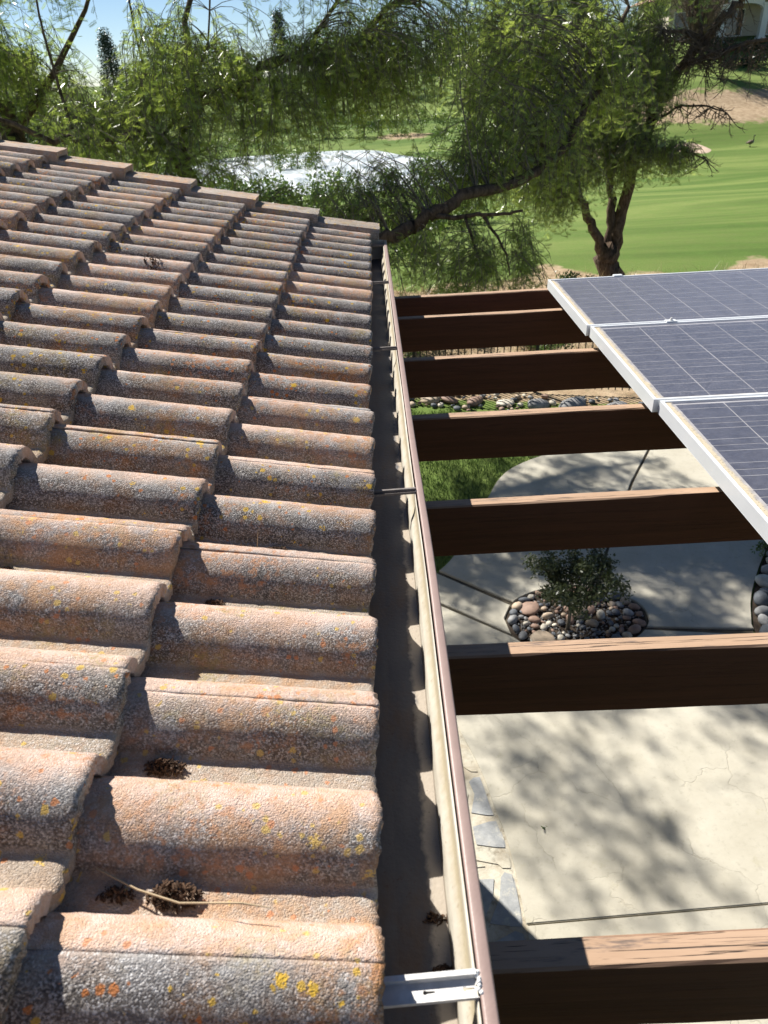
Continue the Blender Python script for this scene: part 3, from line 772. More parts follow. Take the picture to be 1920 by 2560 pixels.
def try_place(x, y, r):
    for (a, b, c) in placed:
        if (a-x)**2 + (b-y)**2 < (.82*(c+r))**2: return False
    placed.append((x, y, r)); return True
placed.append((1.33, 3.67, .03))
# border cobbles
a = 0
while a < 2*math.pi:
    r = random.uniform(.032, .062); x, y = ringpt(a, .90)
    if try_place(x, y, r):
        k = random.choice(kinds); place_rock(x, y, r, G+.005, k, '%s rounded cobble at the %s rim of the round bed' % (k, sector(x, y)), 'cobbles edging the round bed')
    a += .06
n_ = 0
for tr in range(1500):
    a = random.uniform(0, 6.283); k_ = math.sqrt(random.random())*.80; x, y = ringpt(a, k_); r = random.choice((.022,.028,.035,.05)) if tr < 250 else random.choice((.018,.022))
    if try_place(x, y, r):
        k = random.choice(kinds); place_rock(x, y, r, G+.0, k, '%s %s stone %s of the shrub, %s the round bed' % ('larger' if r > .03 else 'small', k, sector(x, y), 'inside' if k_ < .5 else 'near the rim of'), 'stones around the small shrub'); n_ += 1
        if n_ > 95: break
for (x, y, r, k, lab) in ((1.46,3.86,.115,'tan','large flat tan stone right behind the shrub stem'), (1.12,3.55,.10,'tan','large flat tan stone at the front left of the round bed'), (1.08,3.90,.085,'reddish brown','wide flat brown stone left of the shrub'), (1.62,4.0,.09,'dark slate','broad dark flat stone behind right of the shrub')):
    o = place_rock(x, y, r, G+.01, k, lab, None, flat=.55)
peb = MB(); 
V = []; Fp = []
for i in range(900):
    a = random.uniform(0, 6.283); x, y = ringpt(a, math.sqrt(random.random())*.95); r = random.uniform(.006,.013); b = len(V)
    for d in ((1,0,0),(0,1,0),(-1,0,0),(0,-1,0),(0,0,.7),(0,0,-.6)): V.append((tx(x)+d[0]*r, ty(y)+d[1]*r*random.uniform(.7,1), G-.010+d[2]*r+.004))
    Fp += [(b,b+1,b+4),(b+1,b+2,b+4),(b+2,b+3,b+4),(b+3,b,b+4)]
tag(link('pebbles', npmesh('pebbles', V, [np.array(Fp)], RM['grey'])), 'small grey pebbles filling the round bed', kind='stuff')
# right bed
placed.clear()
for i in range(len(bed_edge)-1):
    for f in (0, .5):
        x = bed_edge[i][0]*(1-f)+bed_edge[i+1][0]*f + random.uniform(.07,.12); y = bed_edge[i][1]*(1-f)+bed_edge[i+1][1]*f; r = random.uniform(.055,.09)
        if try_place(x, y, r):
            k = random.choice(['grey','dark slate','grey','pale cream']); place_rock(x, y, r, G+.01, k, '%s cobble lining the %s of the bed right of the patio' % (k, 'far end' if y > 4.6 else 'upper middle' if y > 4 else 'lower middle' if y > 3.5 else 'near end'), 'cobbles of the right bed')
for tr in range(260):
    x = random.uniform(2.8, 3.9); y = random.uniform(3.0, 4.9)
    bx = float(np.interp(y, [q[1] for q in bed_edge[::-1]], [q[0] for q in bed_edge[::-1]]))
    r = random.uniform(.03,.06)
    if x > bx+.12 and try_place(x, y, r) and len(placed) < 90:
        k = random.choice(kinds); place_rock(x, y, r, G, k, '%s stone scattered inside the bed right of the patio' % k, 'stones of the right bed')
# dry creek along the fence
placed.clear()
fy = lambda x: 8.75 - .24*(x-.0)     # fence line
bl = [(.62,8.15,.16,'tan','tan boulder at the left end of the dry creek', 'the left end boulder'), (.86,8.10,.13,'reddish brown','brown boulder next to the lawn by the dry creek', 'the lawn side boulder'), (1.18,8.02,.15,'reddish brown','brown rough boulder in the dry creek behind the lawn', 'the rough brown boulder'),
      (1.55,7.92,.12,'pale cream','pale angular boulder in the middle of the dry creek', 'the pale angular boulder'), (1.95,7.80,.17,'grey','long grey boulder in the dry creek', 'the long grey boulder'), (2.35,7.72,.21,'grey','large low grey boulder at the right of the dry creek', 'the large low boulder'), (2.85,7.58,.2,'grey','large grey boulder beside the fence foot', 'the fence foot boulder')]
for (x, y, r, k, lab, _s) in bl:
    placed.append((x, y, r)); place_rock(x, y, r, G+.0, k, lab, 'boulders of the dry creek', 'boulder', .75)
n_ = 0
for tr in range(1500):
    x = random.uniform(.2, 3.9); y = fy(x) - random.uniform(.15, .75); r = random.uniform(.025,.06)
    if try_place(x, y, r):
        k = random.choice(kinds); place_rock(x, y, r, G, k, '%s %s cobble in the dry creek, nearest %s' % ('larger' if r > .045 else 'small', k, min(bl, key=lambda q: (q[0]-x)**2+(q[1]-y)**2)[5]), 'cobbles of the dry creek'); n_ += 1
        if n_ > 100: break

# ------------------------------------------------------------------ grass and plants close by
def blades(name, pts, hmin, hmax, w, mat, label, lean=.35, parent=None):
    n = len(pts); P0 = np.array(pts, float); a = rng.uniform(0, 2*np.pi, n); h = rng.uniform(hmin, hmax, n)
    side = np.stack([np.cos(a), np.sin(a), 0*a], 1)*w; ln = np.stack([rng.normal(0, lean, n)*h, rng.normal(0, lean, n)*h, h], 1)
    V = np.stack([P0-side, P0+side, P0+ln], 1).reshape(-1, 3); F = np.arange(3*n).reshape(-1, 3)
    me = npmesh(name, V, [F], mat, attr={'tint': np.repeat(rng.random(n), 3)}); o = link(name, me, parent)
    if label: tag(o, label, kind='stuff')
    return o
pts = []
le = lambda y: float(np.interp(y, [q[1] for q in lawn_edge[:40]], [q[0] for q in lawn_edge[:40]]))
for i in range(34000):
    x = random.uniform(-.4, 2.6); y = random.uniform(4.4, 8.3)
    if y < 6.6 and x > le(y)-.02: continue
    if y > fy(x)-.75+.08*math.sin(x*9): continue
    pts.append((tx(x), ty(y), G-.03))
blades('lawn_grass', pts, .03, .075, .004, M_grass, 'short green lawn grass between patio and dry creek')
pts = [(x, y, float(H(x, y))) for x, y in ((random.uniform(-1, 12), random.uniform(10., 13.6)) for _ in range(9000)) if noise.noise(Vector((x*.9, y*.9, 0))) > -.05]
blades('dry_brush', pts, .08, .34, .006, M_dry, 'dry tan grass tufts beyond the fence', .6)

# leaf cluster generator (quads), used for shrubs and far trees
def leafcloud(centers, per, spread, size, asp=.45, droop=0.):
    c = np.repeat(np.array(centers, float), per, 0); n = len(c)
    d = rng.normal(0, 1, (n,3)); d /= np.linalg.norm(d, axis=1)[:,None]; r = spread*rng.random(n)**.5
    p0 = c + d*r[:,None]
    u = rng.normal(0, 1, (n,3)); u[:,2] -= droop; u /= np.linalg.norm(u, axis=1)[:,None]
    w = np.cross(u, rng.normal(0, 1, (n,3))); w /= np.linalg.norm(w, axis=1)[:,None]
    s = size*rng.uniform(.6, 1.3, n)[:,None]
    V = np.stack([p0, p0+u*s*.5+w*s*asp*.5, p0+u*s, p0+u*s*.5-w*s*asp*.5], 1).reshape(-1,3)
    F = np.arange(4*n).reshape(-1,4); tint = np.repeat(np.clip(rng.normal(.5,.28,n),0,1), 4)
    return V, F, tint
def shrub(loc, w, h, label, nst=14, dens=1, mat=None, leaf=.028, trunk_h=.16, clear=True):
    s = empty('small_shrub', loc, label, 'shrub'); tb = MB(); tips = []
    tb.tube([(0,0,-.05),(.006,0,trunk_h*.6),(0,.005,trunk_h)], [.018,.015,.013], 7)
    for i in range(nst):
        a = i*2.4; e = random.uniform(.25,1); r = w*.5*e; z = trunk_h + (h-trunk_h)*random.uniform(.25,.95)*(1.1-.35*e)
        p3 = (r*math.cos(a), r*math.sin(a), z); mid = (p3[0]*.4, p3[1]*.4, trunk_h+(z-trunk_h)*.45)
        tb.tube([(0,0,trunk_h-.01), mid, p3], [.008,.005,.0025], 5); tips += [p3, tuple((np.array(mid)+np.array(p3))/2)]
        for q in range(3):
            t_ = (p3[0]+random.gauss(0,w*.09), p3[1]+random.gauss(0,w*.09), p3[2]+random.gauss(0,h*.07)); tb.tube([mid, t_], [.003,.0015], 4); tips.append(t_)
    tb.build('trunk', M_twig, s)
    V, F, ti = leafcloud(tips, int(22*dens), w*.105, leaf, .5)
    link('crown', npmesh('crown', V, [F], mat or M_shrubleaf, attr={'tint': ti}), s)
    return s
shrub((tx(1.33),ty(3.67),G), .72, .76, 'small dark leafed shrub standing in the round cobble bed', 20, 3.2, None, .034, .24)
shrub((tx(3.22),ty(4.42),G), .34, .30, 'low green plant at the top of the right bed', 9, 1, M_farleaf, .03, .05)
shrub((tx(3.12),ty(3.62),G), .42, .26, 'low green plant at the lower end of the right bed', 9, 1, M_farleaf, .03, .05)
for i, (x, y) in enumerate(((.6,11.2), (1.5,12.2), (2.6,11.0), (-.3,9.8), (3.6,12.4))):
    shrub((x,y,float(H(x,y))), 1.1, .55, ['grey green brush beyond the fence at its left', 'mid grey green brush behind the fence', 'low brush behind the fence near the pergola corner', 'brush tuft by the gable end of the roof', 'brush near the base of the far pepper tree'][i], 16, 1.5, M_farleaf, .05, .08)

# ------------------------------------------------------------------ fence
fence = empty('iron_fence', (0,0,G), 'low black iron picket fence along the dry creek', 'fence')
rails = MB()
fa = (tx(-1.5), ty(fy(-1.5))); fbp = (tx(7.0), ty(fy(7.0))); Lf = math.dist(fa, fbp); ux, uy = (fbp[0]-fa[0])/Lf, (fbp[1]-fa[1])/Lf
pm = MB(); pm.box(-.0075,.0075,-.0075,.0075,.05,1.13); pm.v.append((0,0,1.16)); pk = pm.mesh('picket', M_iron)
po = MB(); po.box(-.024,.024,-.024,.024,-.05,1.2); po.box(-.03,.03,-.03,.03,1.2,1.22); pom = po.mesh('post', M_iron)
ang = math.atan2(uy, ux)
for i in range(int(Lf/.095)):
    d = i*.095; x, y = fa[0]+ux*d, fa[1]+uy*d
    if i % 19 == 5: link('post', pom, fence, (x, y, 0), (0,0,ang))
    else: link('picket', pk, fence, (x, y, 0), (0,0,ang))
for z in (.10, 1.06):
    rb = MB(); rb.tube([(fa[0],fa[1],z),(fbp[0],fbp[1],z)], .014, 4); rb.build('rail', M_iron, fence)

# ------------------------------------------------------------------ pepper trees
def leaf_template(nl=8, ln=.105, ll=.031, lw=.0042):
    T = []; F = []
    for i in range(nl):
        s = ln*(.12+.88*i/nl)
        for sg in (-1, 1):
            b = len(T); a = R(52-18*i/nl); dx = sg*math.sin(a); dy = math.cos(a); l = ll*(1-.35*abs(i/nl-.45))
            T += [(dx*.15*l - dy*lw*.5*sg, s+dy*.35*l + dx*lw*.5*sg, 0), (dx*.35*l + dy*lw*.6*sg, s+dy*.3*l - dx*lw*.6*sg, 0), (dx*l, s+dy*l, -.002)]
            F.append((b, b+1, b+2))
    b = len(T); T += [(-.0012,0,0),(.0012,0,0),(0,ln+ll*.8,-.003)]; F.append((b,b+1,b+2))
    return np.array(T), np.array(F)
def strands(tops, lens, drift, leafsp=.055, scale=1.0, tpl=None):
    """hanging branchlets set with compound leaves; returns (V,F,tint,stems)"""
    T, Ft = tpl; P_, D_, Sd, Sc, Ti = [], [], [], [], []; stems = []
    for (tp, ln, dr) in zip(tops, lens, drift):
        n = max(3, int(ln/leafsp/scale)); pts_ = []; tone = random.gauss(.5, .22)
        p0 = np.array(tp, float); wob = rng.normal(0, .05, 2)
        for k in range(n):
            s = k/(n-1)
            q = p0 + np.array([dr[0]*math.sin(s*1.4) + wob[0]*s*s, dr[1]*math.sin(s*1.4) + wob[1]*s*s, -ln*(s - .18*math.sin(s*math.pi)*min(1, np.hypot(dr[0],dr[1])*2))])
            pts_.append(q)
            a = random.uniform(0, 6.283); out = np.array([math.cos(a), math.sin(a), random.uniform(-1.1,.25)]); out /= np.linalg.norm(out)
            sd = np.cross(out, rng.normal(0,1,3)); sd /= np.linalg.norm(sd)
            P_.append(q); D_.append(out); Sd.append(sd); Sc.append(scale*random.uniform(.75,1.2)); Ti.append(np.clip(tone + random.gauss(0,.13), 0, 1))
        stems.append(pts_[::max(1, (n-1)//4)])
    P_, D_, Sd, Sc, Ti = map(np.array, (P_, D_, Sd, Sc, Ti)); N_ = np.cross(D_, Sd)
    V = (P_[:,None,:] + (T[None,:,0:1]*Sd[:,None,:] + T[None,:,1:2]*D_[:,None,:] + T[None,:,2:3]*N_[:,None,:])*Sc[:,None,None])
    # leaflets sag a little
    V[:,:,2] -= (np.abs(T[None,:,0])*.5)*Sc[:,None]
    nT = len(T); F = (Ft[None] + (np.arange(len(P_))*nT)[:,None,None]).reshape(-1,3)
    return V.reshape(-1,3), F, np.repeat(Ti, nT), stems
def wobble(pts, amp, n=3):
    out = []
    for i in range(len(pts)-1):
        a = Vector(pts[i]); b = Vector(pts[i+1])
        for k in range(n):
            q = a.lerp(b, k/n); out.append(q + Vector((random.gauss(0,amp), random.gauss(0,amp), random.gauss(0,amp))) if (i+k) else q)
    out.append(Vector(pts[-1])); return out
def pepper_tree(loc, label, limbs, clouds, mat, scale=1., bare=None, tplargs={}, twigcol=None):
    t = empty('pepper_tree', loc, label, 'tree'); O = Vector(loc)
    tb = MB(); nodes = []
    for (pts, r0, r1) in limbs:
        w = wobble(pts, r0*.22, 4); m = len(w); tb.tube([q-O for q in w], [r0+(r1-r0)*(i/(m-1))**.8 for i in range(m)], 8)
        nodes += [(q, r0+(r1-r0)*(i/(m-1))) for i, q in enumerate(w)]
    tb.build('trunk', M_bark, t, True)
    NP = np.array([q[:] for q, _ in nodes]); NR = np.array([r for _, r in nodes])
    tw = MB(); tops = []; lens = []; dr = []
    for (c, rad, nb, per, lmin, lmax) in clouds:
        for i in range(nb):
            d = rng.normal(0,1,3); d /= np.linalg.norm(d); q = np.array(c) + d*np.array(rad)*(random.random()**.4)
            ds = np.linalg.norm((NP-q)*np.array([1,1,1.2]), axis=1) + rng.random(len(NP))*.25; j = int(np.argmin(ds)); s0 = Vector(NP[j]); e = Vector(q)
            mid = s0.lerp(e, .5) + Vector((random.gauss(0,.06), random.gauss(0,.06), .10*(e-s0).length + .03))
            pl = [s0-O, s0.lerp(mid,.5)+Vector((0,0,.02))-O, mid-O, mid.lerp(e,.55)+Vector((random.gauss(0,.03),random.gauss(0,.03),.02))-O, e-O]
            rr = min(.016, NR[j]*.4, .003+.005*(e-s0).length)
            tw.tube(pl, [rr, rr*.85, rr*.65, rr*.45, rr*.25], 5, cap=False)
            o_ = (e-s0); o_.z = 0; o_ = o_.normalized() if o_.length > .01 else Vector((1,0,0))
            for k in range(per):
                f = random.uniform(.35,1); b_ = (mid.lerp(e, (f-.35)/.65) if f > .35 else mid); a = random.uniform(0, 6.283); g_ = random.uniform(.05,.4)
                tops.append((b_.x+random.gauss(0,.02), b_.y+random.gauss(0,.02), b_.z)); lens.append(random.uniform(lmin, lmax)*scale)
                dr.append((o_.x*g_*.6+math.cos(a)*g_*.6, o_.y*g_*.6+math.sin(a)*g_*.6))
    if tops:
        V, F, ti, stems = strands(tops, lens, dr, .055, scale, leaf_template(**tplargs))
        V = V - np.array(loc)
        for st in stems: tw.tube([Vector(q)-O for q in st], [.0032*scale]*(len(st)-1)+[.001], 3, cap=False)
        link('crown', npmesh('crown', V, [F], mat, attr={'tint': ti}), t)
    tw.build('branches', M_twig, t)
    if bare:
        bt = MB()
        for (pts, nn2, ln) in bare:
            w = wobble(pts, .02, 4)
            for k in range(nn2):
                b_ = w[random.randrange(len(w))]; d = Vector((random.gauss(0,1), random.gauss(0,.6), -random.uniform(.1,1.3))).normalized(); l = ln*random.uniform(.4,1.1)
                q = [b_-O]; dd = d.copy()
                for s in range(5):
                    dd = (dd + Vector((random.gauss(0,.25), random.gauss(0,.2), (.22 if s > 2 else -.1)))).normalized(); q.append(q[-1] + dd*l/5)
                bt.tube(q, [.011,.009,.007,.005,.004,.003], 4, cap=False)
                for s in range(2,5):
                    for z_ in range(2):
                        d2 = (dd + Vector((random.gauss(0,.6), random.gauss(0,.5), random.gauss(-.1,.5)))).normalized(); m_ = q[s]
                        bt.tube([m_, m_+d2*l*.16, m_+d2*l*.28+Vector((0,0,.03))], [.0045,.0035,.0025], 3, cap=False)
        bt.build('bare_twigs', M_deadtw, t)
    return t
TA = (-1.1, 8.2, G)
limA = [([(-1.1,8.2,-3.0),(-1.15,8.15,-2.2),(-1.0,8.0,-1.6)], .24, .19),
 ([(-1.0,8.0,-1.6),(-.45,7.6,-1.1),(0.11,7.4,-.76),(.36,7.45,-.68),(.6,7.5,-.56),(.93,7.6,-.42),(1.63,7.9,-.33),(1.96,8.1,-.17),(2.15,8.2,-.05),(2.32,8.4,.24),(2.55,8.6,.44),(2.67,8.8,.58),(2.9,9.0,1.2)], .095, .022),
 ([(.6,7.5,-.56),(.84,7.4,-.59),(1.06,7.3,-.55),(1.33,7.2,-.54),(1.49,7.1,-.5)], .03, .012),
 ([(.95,7.35,-.57),(1.05,7.2,-.87),(1.1,7.15,-1.03)], .018, .006),
 ([(1.13,7.3,-.57),(1.26,7.2,-.75),(1.35,7.1,-.91),(1.38,7.05,-1.11)], .018, .006),
 ([(-1.0,8.0,-1.6),(-1.6,8.3,-.8),(-2.1,8.5,-.1),(-2.05,8.65,.3),(-1.9,8.8,.54),(-1.67,8.9,.64),(-1.3,9.,.72),(-1.03,9.1,.87),(-.72,9.2,.91),(-.47,9.3,.89),(-.1,9.5,1.0),(.6,9.8,1.6)], .11, .03),
 ([(-1.3,9.,.73),(-1.49,8.9,.58),(-1.27,8.9,.53),(-1.01,8.9,.49)], .025, .008),
 ([(-.77,9.2,.93),(-.6,9.2,1.04),(-.2,9.4,1.5),(.2,9.8,2.4)], .035, .012),
 ([(-2.1,8.5,-.1),(-2.36,8.5,.12),(-2.42,8.6,.3),(-2.52,8.7,.55),(-2.42,8.8,.87),(-2.5,9,1.8)], .028, .010),
 ([(-2.36,8.5,.12),(-2.11,8.6,.42),(-1.83,8.7,.78),(-1.67,8.8,1.09),(-1.5,9.2,2.2)], .022, .008),
 ([(-2.1,8.5,-.1),(-2.27,8.5,.2),(-2.58,8.3,.26),(-2.88,8.2,.24),(-3.08,8.1,.28),(-3.29,8.,.28),(-3.7,7.9,.5),(-4.4,8.0,.9)], .06, .02),
 ([(-3.08,8.1,.28),(-3.2,8.3,.7),(-3.3,8.5,1.4),(-3.2,8.6,2.3)], .022, .008),
 ([(-1.9,8.8,.54),(-2.0,9.3,1.3),(-1.6,9.8,2.3)], .05, .02)]
cloudA = [((-2.95,8.4,.45), (.7,.6,.45), 76, 4, .2, .5), ((-2.0,8.7,1.0), (.7,.7,.6), 90, 4, .25, .6), ((-1.0,8.7,.75), (.8,.6,.65), 90, 4, .25, .55),
 ((-2.0,8.2,.1), (.9,.4,.4), 69, 4, .2, .4), ((0.0,8.9,.9), (.9,.7,.55), 93, 4, .25, .6), ((.3,8.0,-.3), (1.1,.5,.45), 67, 4, .2, .5),
 ((1.5,8.2,.1), (1.0,.6,.55), 100, 4, .25, .6), ((1.1,8.6,.9), (1.0,.7,.5), 103, 4, .25, .6), ((2.4,8.7,.75), (.7,.5,.6), 79, 4, .25, .55), ((1.0,7.3,-.9), (.9,.35,.35), 76, 4, .2, .5),
 ((-.8,8.0,-.45), (1.0,.4,.35), 67, 4, .2, .45), ((.6,8.8,2.0), (1.8,1.0,.5), 73, 4, .3, .7), ((-1.9,9.0,3.1), (2.0,1.3,.6), 84, 9, .2, .38), ((-1.0,10.4,3.0), (1.8,1.1,.6), 76, 9, .2, .38), ((-2.6,11.2,3.0), (1.0,.7,.5), 85, 6, .3, .6),
 ((-2.7,6.9,3.1), (.95,.8,.4), 24, 4, .3, .6), ((-1.0,8.4,2.6), (1.1,.6,.3), 66, 5, .3, .5)]
pepper_tree(TA, 'big weeping pepper tree leaning over the roof edge with thick brown limbs', limA, cloudA, M_pepper)
TB = (4.52, 13.8, float(H(4.52, 13.8)))
limB = [([(4.54,13.8,-3.0),(4.50,13.8,-2.63),(4.44,13.8,-2.40)], .22, .20),
 ([(4.38,13.8,-2.5),(4.04,13.7,-1.87),(3.8,13.6,-1.45),(3.64,13.6,-1.05),(3.28,13.4,-.28),(2.9,13.3,.8)], .10, .03),
 ([(4.49,13.8,-2.5),(4.51,13.9,-1.89),(4.46,13.9,-1.48),(4.38,14.,-.9),(4.15,14.,-.15),(3.82,14.,.57),(3.5,14,1.6)], .11, .03),
 ([(4.56,13.8,-2.5),(4.66,13.8,-1.76),(4.72,13.7,-.81),(4.85,13.6,-.48),(4.95,13.5,-.06),(5.08,13.4,.38),(5.41,13.2,.88),(5.66,13.,1.19),(5.9,13.,1.41),(6.4,12.8,2.2)], .12, .05),
 ([(5.27,13.3,.6),(5.65,13.,.7),(5.95,12.8,.81),(6.6,12.6,.85)], .06, .025),
 ([(5.39,13.2,.94),(5.08,13.1,1.03),(4.68,13.,1.06)], .04, .015),
 ([(4.73,13.6,-.51),(4.94,13.4,-.22),(5.22,13.2,-.01),(5.61,13.,-.03),(5.9,12.9,-.14)], .03, .010),
 ([(4.79,13.6,-.66),(5.21,13.3,-.66),(5.51,13.1,-.72),(5.73,13.,-.83)], .03, .010),
 ([(5.41,13.2,.88),(5.3,13.4,1.5),(5.0,13.6,2.2)], .05, .02)]
cloudB = [((3.3,13.5,.2), (1.2,.9,.9), 147, 4, .3, .8), ((2.3,13.2,1.2), (1.6,.9,.7), 142, 4, .3, .8), ((4.1,13.6,1.1), (1.0,.9,.6), 127, 4, .3, .8), ((4.3,13.5,-.4), (.8,.7,.5), 103, 4, .25, .55),
 ((5.2,13.3,-.65), (.55,.5,.25), 61, 3, .2, .35), ((4.7,13.4,.5), (.6,.6,.5), 71, 4, .25, .5), ((3.2,13.5,-1.0), (.9,.6,.5), 95, 4, .25, .6), ((3.5,13.6,2.4), (2.4,1.2,.9), 142, 4, .4, .8)]
bareB = [([(5.27,13.3,.6),(5.65,13.,.7),(5.95,12.8,.81),(6.6,12.6,.85)], 78, .8), ([(4.95,13.5,-.06),(5.22,13.2,-.01),(5.61,13.,-.03),(5.9,12.9,-.14)], 37, .45), ([(5.21,13.3,-.66),(5.51,13.1,-.72),(5.73,13.,-.83)], 23, .4),
 ([(5.41,13.2,.88),(5.08,13.1,1.03),(4.68,13.,1.06)], 51, .6), ([(5.41,13.2,.88),(5.66,13.,1.19),(5.9,13.,1.41)], 44, .7)]
pepper_tree(TB, 'multi stemmed pepper tree standing on the far grass with bare outer twigs', limB, cloudB, M_pepper2, 1.25, bareB, dict(nl=7, lw=.0060))
# tree at the far left whose trunk shows above the roof
TC = (-4.5, 10.0, float(H(-4.5, 10)))
limC = [([(-4.3,10,-3.0),(-4.45,10,-1.2),(-4.54,10,.05),(-4.67,10,.48),(-4.9,10,1.1),(-5.4,10,2.2)], .22, .10), ([(-4.6,10,.3),(-3.9,10.2,.9),(-3.3,10.5,1.8)], .07, .02), ([(-4.5,10,-.2),(-4.0,9.8,.2),(-3.5,9.8,.5)], .05, .02), ([(-4.8,10,1.0),(-4.2,10.8,2.4),(-3.0,11.6,3.0),(-1.8,12.3,3.2),(-.9,12.6,3.4)], .08, .02)]
cloudC = [((-2.3,11.6,3.1), (2.0,1.3,.6), 84, 9, .2, .38), ((-4.6,10.2,1.1), (1.0,.8,.7), 100, 4, .3, .7), ((-3.8,10.2,.4), (.7,.7,.4), 43, 4, .3, .6), ((-4.6,10,2.6), (1.6,1,.8), 60, 4, .5, 1.)]
pepper_tree(TC, 'pepper tree at the left edge with thick trunk behind the roof ridge', limC, cloudC, M_pepper, 1.05)

# ------------------------------------------------------------------ far trees
def far_tree(x, y, h, w, label, mat, kind='round', dens=1.0, leaf=.35, group='trees across the golf course'):
    z = float(H(x, y)) if y < 250 else 0; t = empty('far_tree', (x, y, z), label, 'tree', group)
    tb = MB(); tb.tube([(0,0,-.3),(.1,0,h*.3),(0,.1,h*.75)], [h*.028,h*.022,h*.008], 7)
    cs = []
    if kind == 'round':
        for i in range(int(26*dens)):
            a = random.uniform(0, 6.28); e = random.random()**.5; zz = random.uniform(.22, .98); rr = w*.5*math.sin(min(1, zz)*math.pi*.85+.25)
            cs.append((rr*e*math.cos(a), rr*e*math.sin(a), h*zz))
        for c in cs[:8]: tb.tube([(0,0,h*.35),(c[0]*.5,c[1]*.5,(c[2]+h*.35)/2),c], [h*.012,h*.008,h*.003], 5)
        V, F, ti = leafcloud(cs, 170, w*.15, leaf, .6)
    elif kind == 'cone':
        for i in range(int(80*dens)):
            zz = .06 + .94*i/80; a = i*2.4; rr = w*.5*(1-zz)**.8+.1; cs.append((rr*math.cos(a)*.7, rr*math.sin(a)*.7, h*zz))
        V, F, ti = leafcloud(cs, 110, w*.15, leaf*.8, .4)
    tb.build('trunk', M_bark, t); link('crown', npmesh('crown', V, [F], mat, attr={'tint': ti}), t); return t
random.seed(21)
names_ = ['rounded green tree behind the pond at the left', 'pale green tree far behind the roof ridge', 'broad green tree on the far shore']
fl = [(-44,96,9,9,'round'),(-37,90,8,8,'round'),(-30,98,9,5,'cone'),(-24,104,9,10,'round'),(-17,96,7,8,'round'),(-11,108,10,5,'cone'),(-6,100,8,9,'round'),(2,112,9,11,'round'),(9,104,8,9,'round'),(15,98,9,8,'round'),(-50,84,10,6,'cone'),(-33,80,8,4,'cone'),(20,104,11,10,'round'),(-14,88,6.5,7,'round'),(-22,82,6,7,'round'),(-3,90,7,8,'round'),(-40,76,8,8,'round')]
desc = ['bushy green','light green leafy','dark slim conifer','spreading green','olive green']
where = ['far left across the pond','left beyond the pond','behind the roof ridge far off','behind the pond shore','centre left beyond the pond','centre of the far shore','beyond the pond centre','far behind the big pepper tree','behind the forked limb far off','on the right far shore','at the far left skyline','at the left skyline near the gap of sky','beyond the right bank','low on the far shore','low by the pond left shore','right behind the middle of the pond','left of everything across the pond']
for i, (x, y, h, w, k) in enumerate(fl):
    far_tree(x, y, h, w, ('dark slim conifer ' if k == 'cone' else ['bushy green tree ','pale leafy tree ','olive green tree '][i % 3]) + where[i], M_conifer if k == 'cone' else M_farleaf, k, 1, .30)
for (x, y, w, h, lab) in ((-9.5,41,6,1.0,'green brush on the near pond bank at its left'), (-4.5,38.5,5,.8,'green brush on the near pond bank at its middle'), (.5,37.5,5,1.1,'green brush on the near pond bank at its right'), (-5.5,57.5,3.2,1.2,'small leafy clump standing out in the pond'), (4.5,42,5,1.6,'leafy bushes on the right shore of the pond'), (-13,66,14,1.8,'long leafy thicket on the far shore left'), (1,77,14,2.0,'long leafy thicket on the far shore at the centre'), (9,60,9,2.2,'leafy thicket on the bank right of the pond'), (13.5,56,5,1.5,'leafy bushes behind the big bunker'), (-2.5,26,3.5,1.3,'green bushes between the near pepper trees and the pond'), (2.2,22,2.6,1.2,'green bushes on the rough behind the forked limb'), (-6.5,27,3.5,1.5,'green bushes left of the roof corner behind the limbs'), (.2,17,2.2,.8,'low green bushes just behind the big pepper tree'), (-12.5,49,4,1.4,'leafy bushes on the left shore of the pond')):
    z = max(float(H(x, y)), -5.15); t_ = empty('bank_shrub', (x,y,z), lab, 'shrub', 'brush around the pond'); cs = [(random.uniform(-w/2,w/2), random.uniform(-.9,.9), random.uniform(.05,h)) for _ in range(int(w*9))]
    V, F, ti = leafcloud(cs, 60, .40, .16, .5); link('foliage', npmesh('foliage', V, [F], M_farleaf, attr={'tint': ti}), t_)
    m = MB(); m.tube([(0,0,-.2),(0,0,h*.6)], .04, 5); m.build('stem', M_bark, t_)
def bare_tree(x, y, h, label):
    z = float(H(x, y)); t = empty('bare_tree', (x,y,z), label, 'tree'); b = MB()
    b.tube([(0,0,-.2),(.1,0,h*.3)], [.2,.16], 7)
    for i in range(60):
        a = random.uniform(0,6.28); e = random.uniform(.2,.5); tip = Vector((math.cos(a)*h*e*random.random(), math.sin(a)*h*e*random.random(), h*random.uniform(.55,1.05)))
        m = tip*.5 + Vector((0,0,h*.12)); b.tube([Vector((.1,0,h*.28)), m, tip], [.07,.04,.01], 4, cap=False)
        for k in range(12):
            s_ = m.lerp(tip, random.random()); d = Vector((random.gauss(0,1), random.gauss(0,1), random.gauss(.3,.6))).normalized()*h*.13; b.tube([s_, s_+d*.6, s_+d+Vector((0,0,.1))], [.018,.012,.006], 3, cap=False)
    b.build('branches', M_deadtw, t)
bare_tree(25.5, 66, 7.5, 'bare grey brown tree in front of the neighbour house'); bare_tree(8.5, 70, 7.0, 'leafless grey tree on the bank behind the pepper trees')
bare_tree(28.0, 70, 5.0, 'smaller bare tree left of the white porch column')
